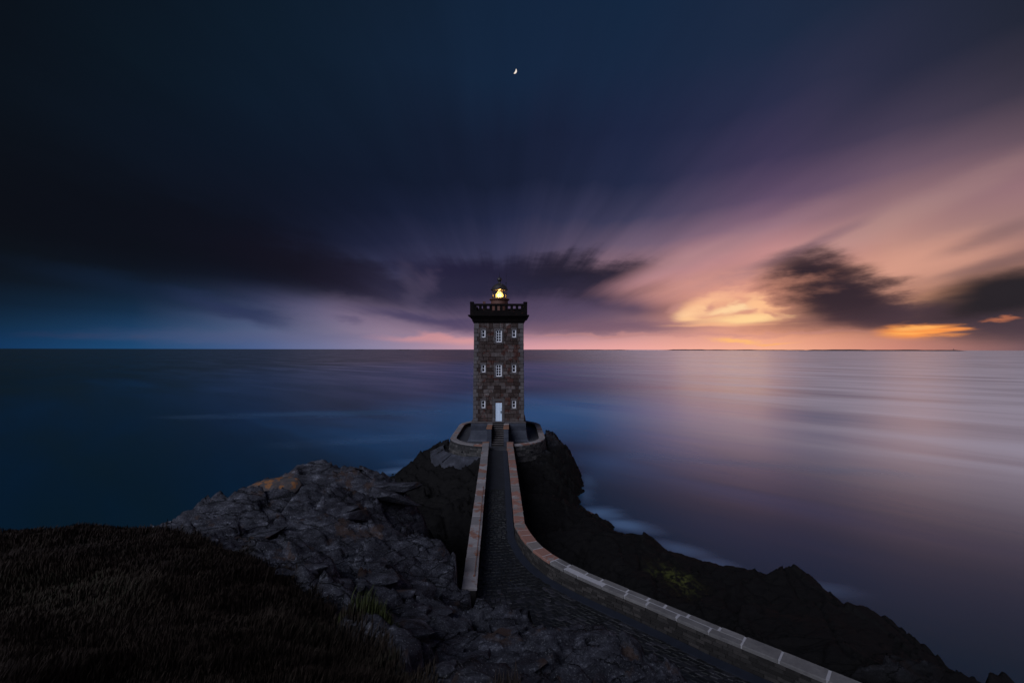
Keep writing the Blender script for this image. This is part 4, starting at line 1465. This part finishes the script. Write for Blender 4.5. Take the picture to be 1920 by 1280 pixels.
# vent box and diagonal brace seen behind the openings
mb = MB(); mb.box(LX - 1.86, LX - 1.58, LY - 2.9, LY - 2.62, 19.34, 20.86, .02); mb.box(LX - 1.9, LX - 1.54, LY - 2.94, LY - 2.58, 20.862, 20.92, .01)
part(mb, 'vent_pipe', M_DRUM)
mb = MB(); mb.tube([(LX + 2.25, LY - 2.7, 19.35), (LX + 2.85, LY - 2.7, 20.3)], .05, 6)
part(mb, 'stay', M_IRON)

# lantern
mb = MB(); mb.lathe([(1.06, 19.34), (1.06, 21.28), (1.10, 21.34), (1.24, 21.42), (1.26, 21.50), (1.22, 21.55), (.98, 21.56), (.5, 21.565), (0, 21.565)], 40, (LX, LY)); part(mb, 'lantern_base', M_DRUM)
mb = MB(); mb.lathe([(.93, 21.57), (.95, 21.62), (.93, 21.66), (.90, 21.66), (.90, 21.57)], 40, (LX, LY)); part(mb, 'sill_ring', M_BRASS, True)
mb = MB(); mb.lathe([(.91, 21.66), (.91, 22.62)], 48, (LX, LY)); part(mb, 'lantern_glass', M_GLASS, True)
mb = MB()
for k in range(10):
    a = 2 * math.pi * (k + .5) / 10
    mb.tube([(LX + .92 * math.cos(a), LY + .92 * math.sin(a), 21.6), (LX + .92 * math.cos(a), LY + .92 * math.sin(a), 22.66)], .017, 6)
part(mb, 'glazing_bars', M_IRON)
mb = MB()
mb.lathe([(.90, 22.62), (1.06, 22.63), (1.10, 22.70), (1.04, 22.76), (.97, 22.80), (.90, 22.98), (.76, 23.17), (.56, 23.33), (.34, 23.44), (.16, 23.50), (.11, 23.58), (.13, 23.66), (0.0, 23.68)], 40, (LX, LY))
roof = part(mb, 'lantern_roof', M_DOME, True)
mb = MB(); mb.lathe([(0, 22.64), (.9, 22.63)], 32, (LX, LY)); sub(mb, 'ceiling', M_BRASS, roof)
mb = MB()
mb.lathe([(.0001, 23.67)] + [(.29 * math.sin(math.pi * k / 12), 23.96 - .29 * math.cos(math.pi * k / 12)) for k in range(1, 12)] + [(.0001, 24.25)], 24, (LX, LY))
part(mb, 'vent_ball', M_DOME, True)
mb = MB(); mb.tube([(LX, LY, 24.2), (LX, LY, 24.45), (LX, LY, 24.9)], [.03, .02, .009], 6); mb.lathe([(.0, 24.28), (.05, 24.34), (.0, 24.42)], 8, (LX, LY)); part(mb, 'lightning_rod', M_IRON)
mb = MB(); mb.tube([(LX + .80, LY - .6, 22.7), (LX + .80, LY - .6, 23.55)], .018, 6); mb.box(LX + .74, LX + .86, LY - .63, LY - .57, 23.38, 23.52); part(mb, 'antenna', M_IRON)
mb = MB(); mb.tube([(LX + .86, LY + .4, 22.7), (LX + .86, LY + .4, 24.9)], .010, 6); part(mb, 'whip_antenna', M_IRON)
mb = MB(); mb.tube([(LX + .22, LY - .72, 23.18), (LX + .24, LY - .80, 23.26)], .06, 8); part(mb, 'roof_knob', M_DRESS)
# optic
M_LAMP = emit('lamp_glow', (1.0, .70, .24), 16)
mb = MB(); mb.lathe([(.0001, 21.76), (.15, 21.80), (.25, 21.90), (.28, 22.0), (.25, 22.10), (.15, 22.22), (.0001, 22.27)], 20, (LX, LY)); part(mb, 'lamp', M_LAMP, True)
mb = MB(); mb.tube([(LX, LY, 21.57), (LX, LY, 21.8)], [.14, .07], 10); part(mb, 'lamp_stand', M_BRASS)
mb = MB(); mb.lathe([(.30, 21.70), (.40, 21.80), (.47, 21.92), (.49, 22.03), (.47, 22.14), (.40, 22.27), (.30, 22.38), (.20, 22.46)], 36, (LX, LY))
part(mb, 'lens', M_LENS, True)
for s_ in (-1, 1):  # small solids added as the lamp's reflections in the lantern panes
    for q in (0, 1):
        mb = MB(); x_ = LX + s_ * .78
        mb.lathe([(.001, 21.68), (.05, 21.76), (.062, 21.92), (.05, 22.08), (.001, 22.16)], 10, (x_, LY - .25 + q * .5))
        part(mb, 'lamp_reflection', M_LENS, True)
L_ = bpy.data.lights.new('lantern_light', 'POINT'); L_.energy = 34; L_.color = (1, .72, .32); L_.shadow_soft_size = .08
lo = bpy.data.objects.new('lantern_light', L_); C.objects.link(lo); lo.location = (LX, LY - .0, 22.42)
lo.parent = lh; lo.matrix_parent_inverse = linv

# ================================================================== things further out
# moon, a glowing ball a long way off, its sunlit crescent painted by facing
mo_d = Vector(((963.8 - 960) / F, 1, (HZ - 133.5) / F)).normalized()
dist_m = 20000
rad = dist_m * math.tan(math.radians(.265)) * .96
m, t, p = material('moon_surface')
m.node_tree.nodes.remove(p)
nrm = t.n('ShaderNodeNewGeometry').outputs['Normal']
sdir = Vector((.80, .42, -.28)).normalized()
dt = t.v('DOT_PRODUCT', nrm, tuple(sdir))
f = t.m('MULTIPLY', t.rng(dt, .0, .10), t.m('SUBTRACT', 1.0, t.n('ShaderNodeNewGeometry').outputs['Backfacing']))
em = t.n('ShaderNodeEmission')
g = t.n('ShaderNodeTexCoord').outputs['Object']
t.put(em.inputs[0], t.mix(t.noise(g, .02, 4, .6), (1.0, .80, .66, 1), (1.0, .93, .84, 1))); em.inputs[1].default_value = .95
tr = t.n('ShaderNodeBsdfTransparent'); ms = t.n('ShaderNodeMixShader')
t.put(ms.inputs[0], f); m.node_tree.links.new(tr.outputs[0], ms.inputs[1]); m.node_tree.links.new(em.outputs[0], ms.inputs[2])
m.node_tree.links.new(ms.outputs[0], m.node_tree.nodes['Material Output'].inputs[0])
mb = MB(); mb.lathe([(rad * math.sin(math.pi * k / 24), -rad * math.cos(math.pi * k / 24)) for k in range(25)], 40)
moon = mb.build('moon', m, None, True)
moon.location = Vector((0, 0, EYE)) + mo_d * dist_m
moon.visible_shadow = True
tag(moon, 'small pale crescent moon high in the dark blue sky above the lighthouse', 'moon')

# low land on the horizon
M_LAND = stone_mat('far_land', [(.05, .035, .04), (.08, .055, .06)], scale=.004, rand=0, bump=0)


def far_land(name, px0, px1, D, hmax, seed, label, cat, steps=60, base=0.3):
    vs = []; fs = []
    hs = []
    for i in range(steps + 1):
        f_ = i / steps
        x = ((px0 + (px1 - px0) * f_) - 960) / F * D
        env = min(1, f_ / .08, (1 - f_) / .05)
        h = hmax * env * (base + (1 - base) * (.5 + fbm(np.array([f_ * 9 + seed]), np.array([seed * 1.7]), 4, seed)[0]))
        h = max(h, .4)
        for (dy, z) in ((-D * .012, -1.0), (-D * .008, h * .7), (0, h), (D * .015, -1.0)):
            vs.append((x, D + dy, z))
    for i in range(steps):
        for k in range(3):
            fs.append((i * 4 + k, i * 4 + 4 + k, i * 4 + 5 + k, i * 4 + 1 + k))
    o = me(name, vs, fs, M_LAND)
    return tag(o, label, cat, 'low islands on the horizon' if cat == 'island' else 'reefs on the horizon')


far_land('island', 1500, 1806, 9000, 28, 3, 'long low dark island on the horizon at the far right under the orange cloud gap', 'island', base=.75)
far_land('island', 1240, 1520, 11000, 26, 5, 'thin low strip of land on the horizon under the brightest clouds', 'island', base=.35)
far_land('island', 985, 1180, 12000, 18, 8, 'very faint low land on the horizon just right of the lighthouse tower', 'island', base=.5)
far_land('skerry', 669, 680, 7000, 9, 12, 'tiny dark reef on the horizon, farthest left of the reefs', 'reef', 10)
far_land('skerry', 744, 768, 7000, 13, 13, 'low dark reef on the horizon, widest of the reefs left of the tower', 'reef', 16)
far_land('skerry', 794, 799, 7000, 7, 14, 'smallest dark reef on the horizon between the wide reef and the tower', 'reef', 8)
# far lighthouse on the right island, and the one with a light on the left
fx = (1788 - 960) / F * 9000
mb = MB(); mb.lathe([(4, 20), (3.2, 44), (4.4, 45), (4.4, 46), (2.4, 46), (2.4, 50), (0, 53)], 12, (fx, 9000)); o = mb.build('distant_lighthouse', M_LAND); tag(o, 'tiny dark lighthouse standing on the end of the far right island', 'lighthouse')
fx = (813.5 - 960) / F * 7000
bt = tag(empty('beacon_tower', (fx, 7000, 0)), 'tiny beacon with a white light on the horizon left of the tower', 'beacon')
mb = MB(); mb.lathe([(9, -1), (8, 6), (3, 7), (2.5, 22), (3.4, 23), (0, 23.5)], 12); mb.build('tower', M_LAND, bt)
mb = MB(); mb.lathe([(0.001, 24), (3, 26), (3, 28), (0.001, 30)], 10); mb.build('lamp', emit('beacon_glow', (1.0, .9, .85), 1.3), bt)

# loose rocks in the water
M_WETROCK = stone_mat('wet_black_rock', [(.012, .011, .013), (.03, .027, .03)], rough=.5, scale=2, rand=.3, bump=.8, bscale=6, spec=.5)
for (px, py, sz, nm, lab) in [(1076, 939, (.55, .6, .45), 'rock', 'small black rock in the white water against the islet cliff'),
                              (1098, 966, (1.0, .8, .45), 'rock', 'broad low black rock awash in the foam below the headland'),
                              (1117, 970, (.7, .6, .3), 'rock', 'smaller low rock at the seaward end of the foam')]:
    D_ = F * EYE / (py - HZ)
    o = faceted_rock(nm, ((px - 960) / F * D_, D_, .02), sz, (.1, .1, .6), M_WETROCK, None, seed=px)
    tag(o, lab, 'rock', 'rocks awash in the foam')
# rock with orange lichen on the outcrop
M_ORANGE = stone_mat('orange_lichen_rock', [(.025, .022, .024), (.055, .045, .045), (.10, .08, .075)], scale=3, rand=0, lichen=((.22, .085, .025), .52, 2.2), bump=.9)
q = P(512, 908, 23.0)
o = faceted_rock('boulder', (q[0], q[1], q[2] - .22), (1.5, .9, .42), (.05, -.05, .2), M_ORANGE, None, seed=77)
tag(o, 'flat boulder covered in orange lichen on the left outcrop against the sea', 'boulder')

# ================================================================== turf: heather and grass
def blades(name, n, region, hmin, hmax, cols, label, lean=.5, seed=1, width=.007):
    g = np.random.default_rng(seed)
    X_, Y_ = region(g, n)
    ok = grassy(X_, Y_) > g.uniform(.12, .5, len(X_)) if name == 'grass' else np.ones(len(X_), bool)
    X_, Y_ = X_[ok], Y_[ok]
    N = len(X_)
    # clumps
    Zt = terrain_h(X_, Y_)
    ang = g.uniform(0, 2 * np.pi, N)
    wind = fbm(X_ * .5, Y_ * .5, 2, 5) * 2.5
    h = g.uniform(hmin, hmax, N) * (1 + 1.2 * fbm(X_ * .9, Y_ * .9, 3, 9))
    h = np.clip(h, hmin * .5, hmax * 1.6)
    dirx = np.cos(ang) * .55 + np.cos(wind) * .6; diry = np.sin(ang) * .55 + np.sin(wind) * .6
    ln = g.uniform(.3, 1, N) * lean * h
    wv = width * np.clip(Y_ / 6, .8, 3.2) * g.uniform(.7, 1.4, N)
    sxv = -np.sin(ang) * wv; syv = np.cos(ang) * wv
    b0 = np.stack([X_ - sxv, Y_ - syv, Zt - .03], 1); b1 = np.stack([X_ + sxv, Y_ + syv, Zt - .03], 1)
    m0 = np.stack([X_ + dirx * ln * .35 - sxv * .7, Y_ + diry * ln * .35 - syv * .7, Zt + h * .6], 1)
    m1 = np.stack([X_ + dirx * ln * .35 + sxv * .7, Y_ + diry * ln * .35 + syv * .7, Zt + h * .6], 1)
    tp = np.stack([X_ + dirx * ln, Y_ + diry * ln, Zt + h], 1)
    co = np.stack([b0, b1, m1, m0, tp], 1).reshape(-1, 3)
    base = np.arange(N) * 5
    quads = np.stack([base, base + 1, base + 2, base + 3], 1); tris = np.stack([base + 3, base + 2, base + 4], 1)
    m = bpy.data.meshes.new(name)
    m.vertices.add(len(co)); m.vertices.foreach_set('co', co.astype(np.float32).ravel())
    loops = np.concatenate([quads.ravel(), tris.ravel()]).astype(np.int32)
    m.loops.add(len(loops)); m.loops.foreach_set('vertex_index', loops)
    m.polygons.add(2 * N)
    m.polygons.foreach_set('loop_start', np.concatenate([np.arange(N) * 4, N * 4 + np.arange(N) * 3]).astype(np.int32))
    m.polygons.foreach_set('loop_total', np.concatenate([np.full(N, 4), np.full(N, 3)]).astype(np.int32))
    m.update(calc_edges=True)
    at = m.attributes.new('tint', 'FLOAT', 'POINT')
    at.data.foreach_set('value', np.repeat(g.uniform(0, 1, N) * .5 + .5 * np.clip(.5 + 1.3 * fbm(X_ * .35, Y_ * .35, 3, 44), 0, 1), 5).astype(np.float32))
    mt, t, p = material(name + '_blades')
    a_ = t.n('ShaderNodeAttribute', attribute_name='tint').outputs['Fac']
    t.put(p.inputs['Base Color'], t.ramp(a_, [(i / (len(cols) - 1), (*c, 1)) for i, c in enumerate(cols)]))
    p.inputs['Roughness'].default_value = .8; p.inputs['Specular IOR Level'].default_value = .2
    m.materials.append(mt)
    o = link(bpy.data.objects.new(name, m))
    return tag(o, label, None, kind='stuff')


def reg_hill(g, n):
    y = 3.2 + (17.5 - 3.2) * g.uniform(0, 1, n) ** 1.7
    x = y * g.uniform(-1.22, .05, n)
    return x, y


blades('grass', 190000, reg_hill, .07, .20, [(.012, .008, .0065), (.018, .010, .008), (.024, .016, .011), (.032, .021, .015), (.022, .022, .012)], 'dark brown heather and dry grass covering the hill at the lower left', seed=3)


def reg_patch(cx, cy, rx, ry):
    def f(g, n):
        a = g.uniform(0, 2 * np.pi, n); r_ = np.sqrt(g.uniform(0, 1, n))
        return cx + np.cos(a) * r_ * rx, cy + np.sin(a) * r_ * ry
    return f


blades('tall_grass', 4500, reg_patch(-3.15, 10.6, .95, 1.1), .14, .34, [(.018, .02, .008), (.035, .042, .012), (.06, .06, .02)], 'tuft of taller green grass where the turf meets the rocks', seed=4)
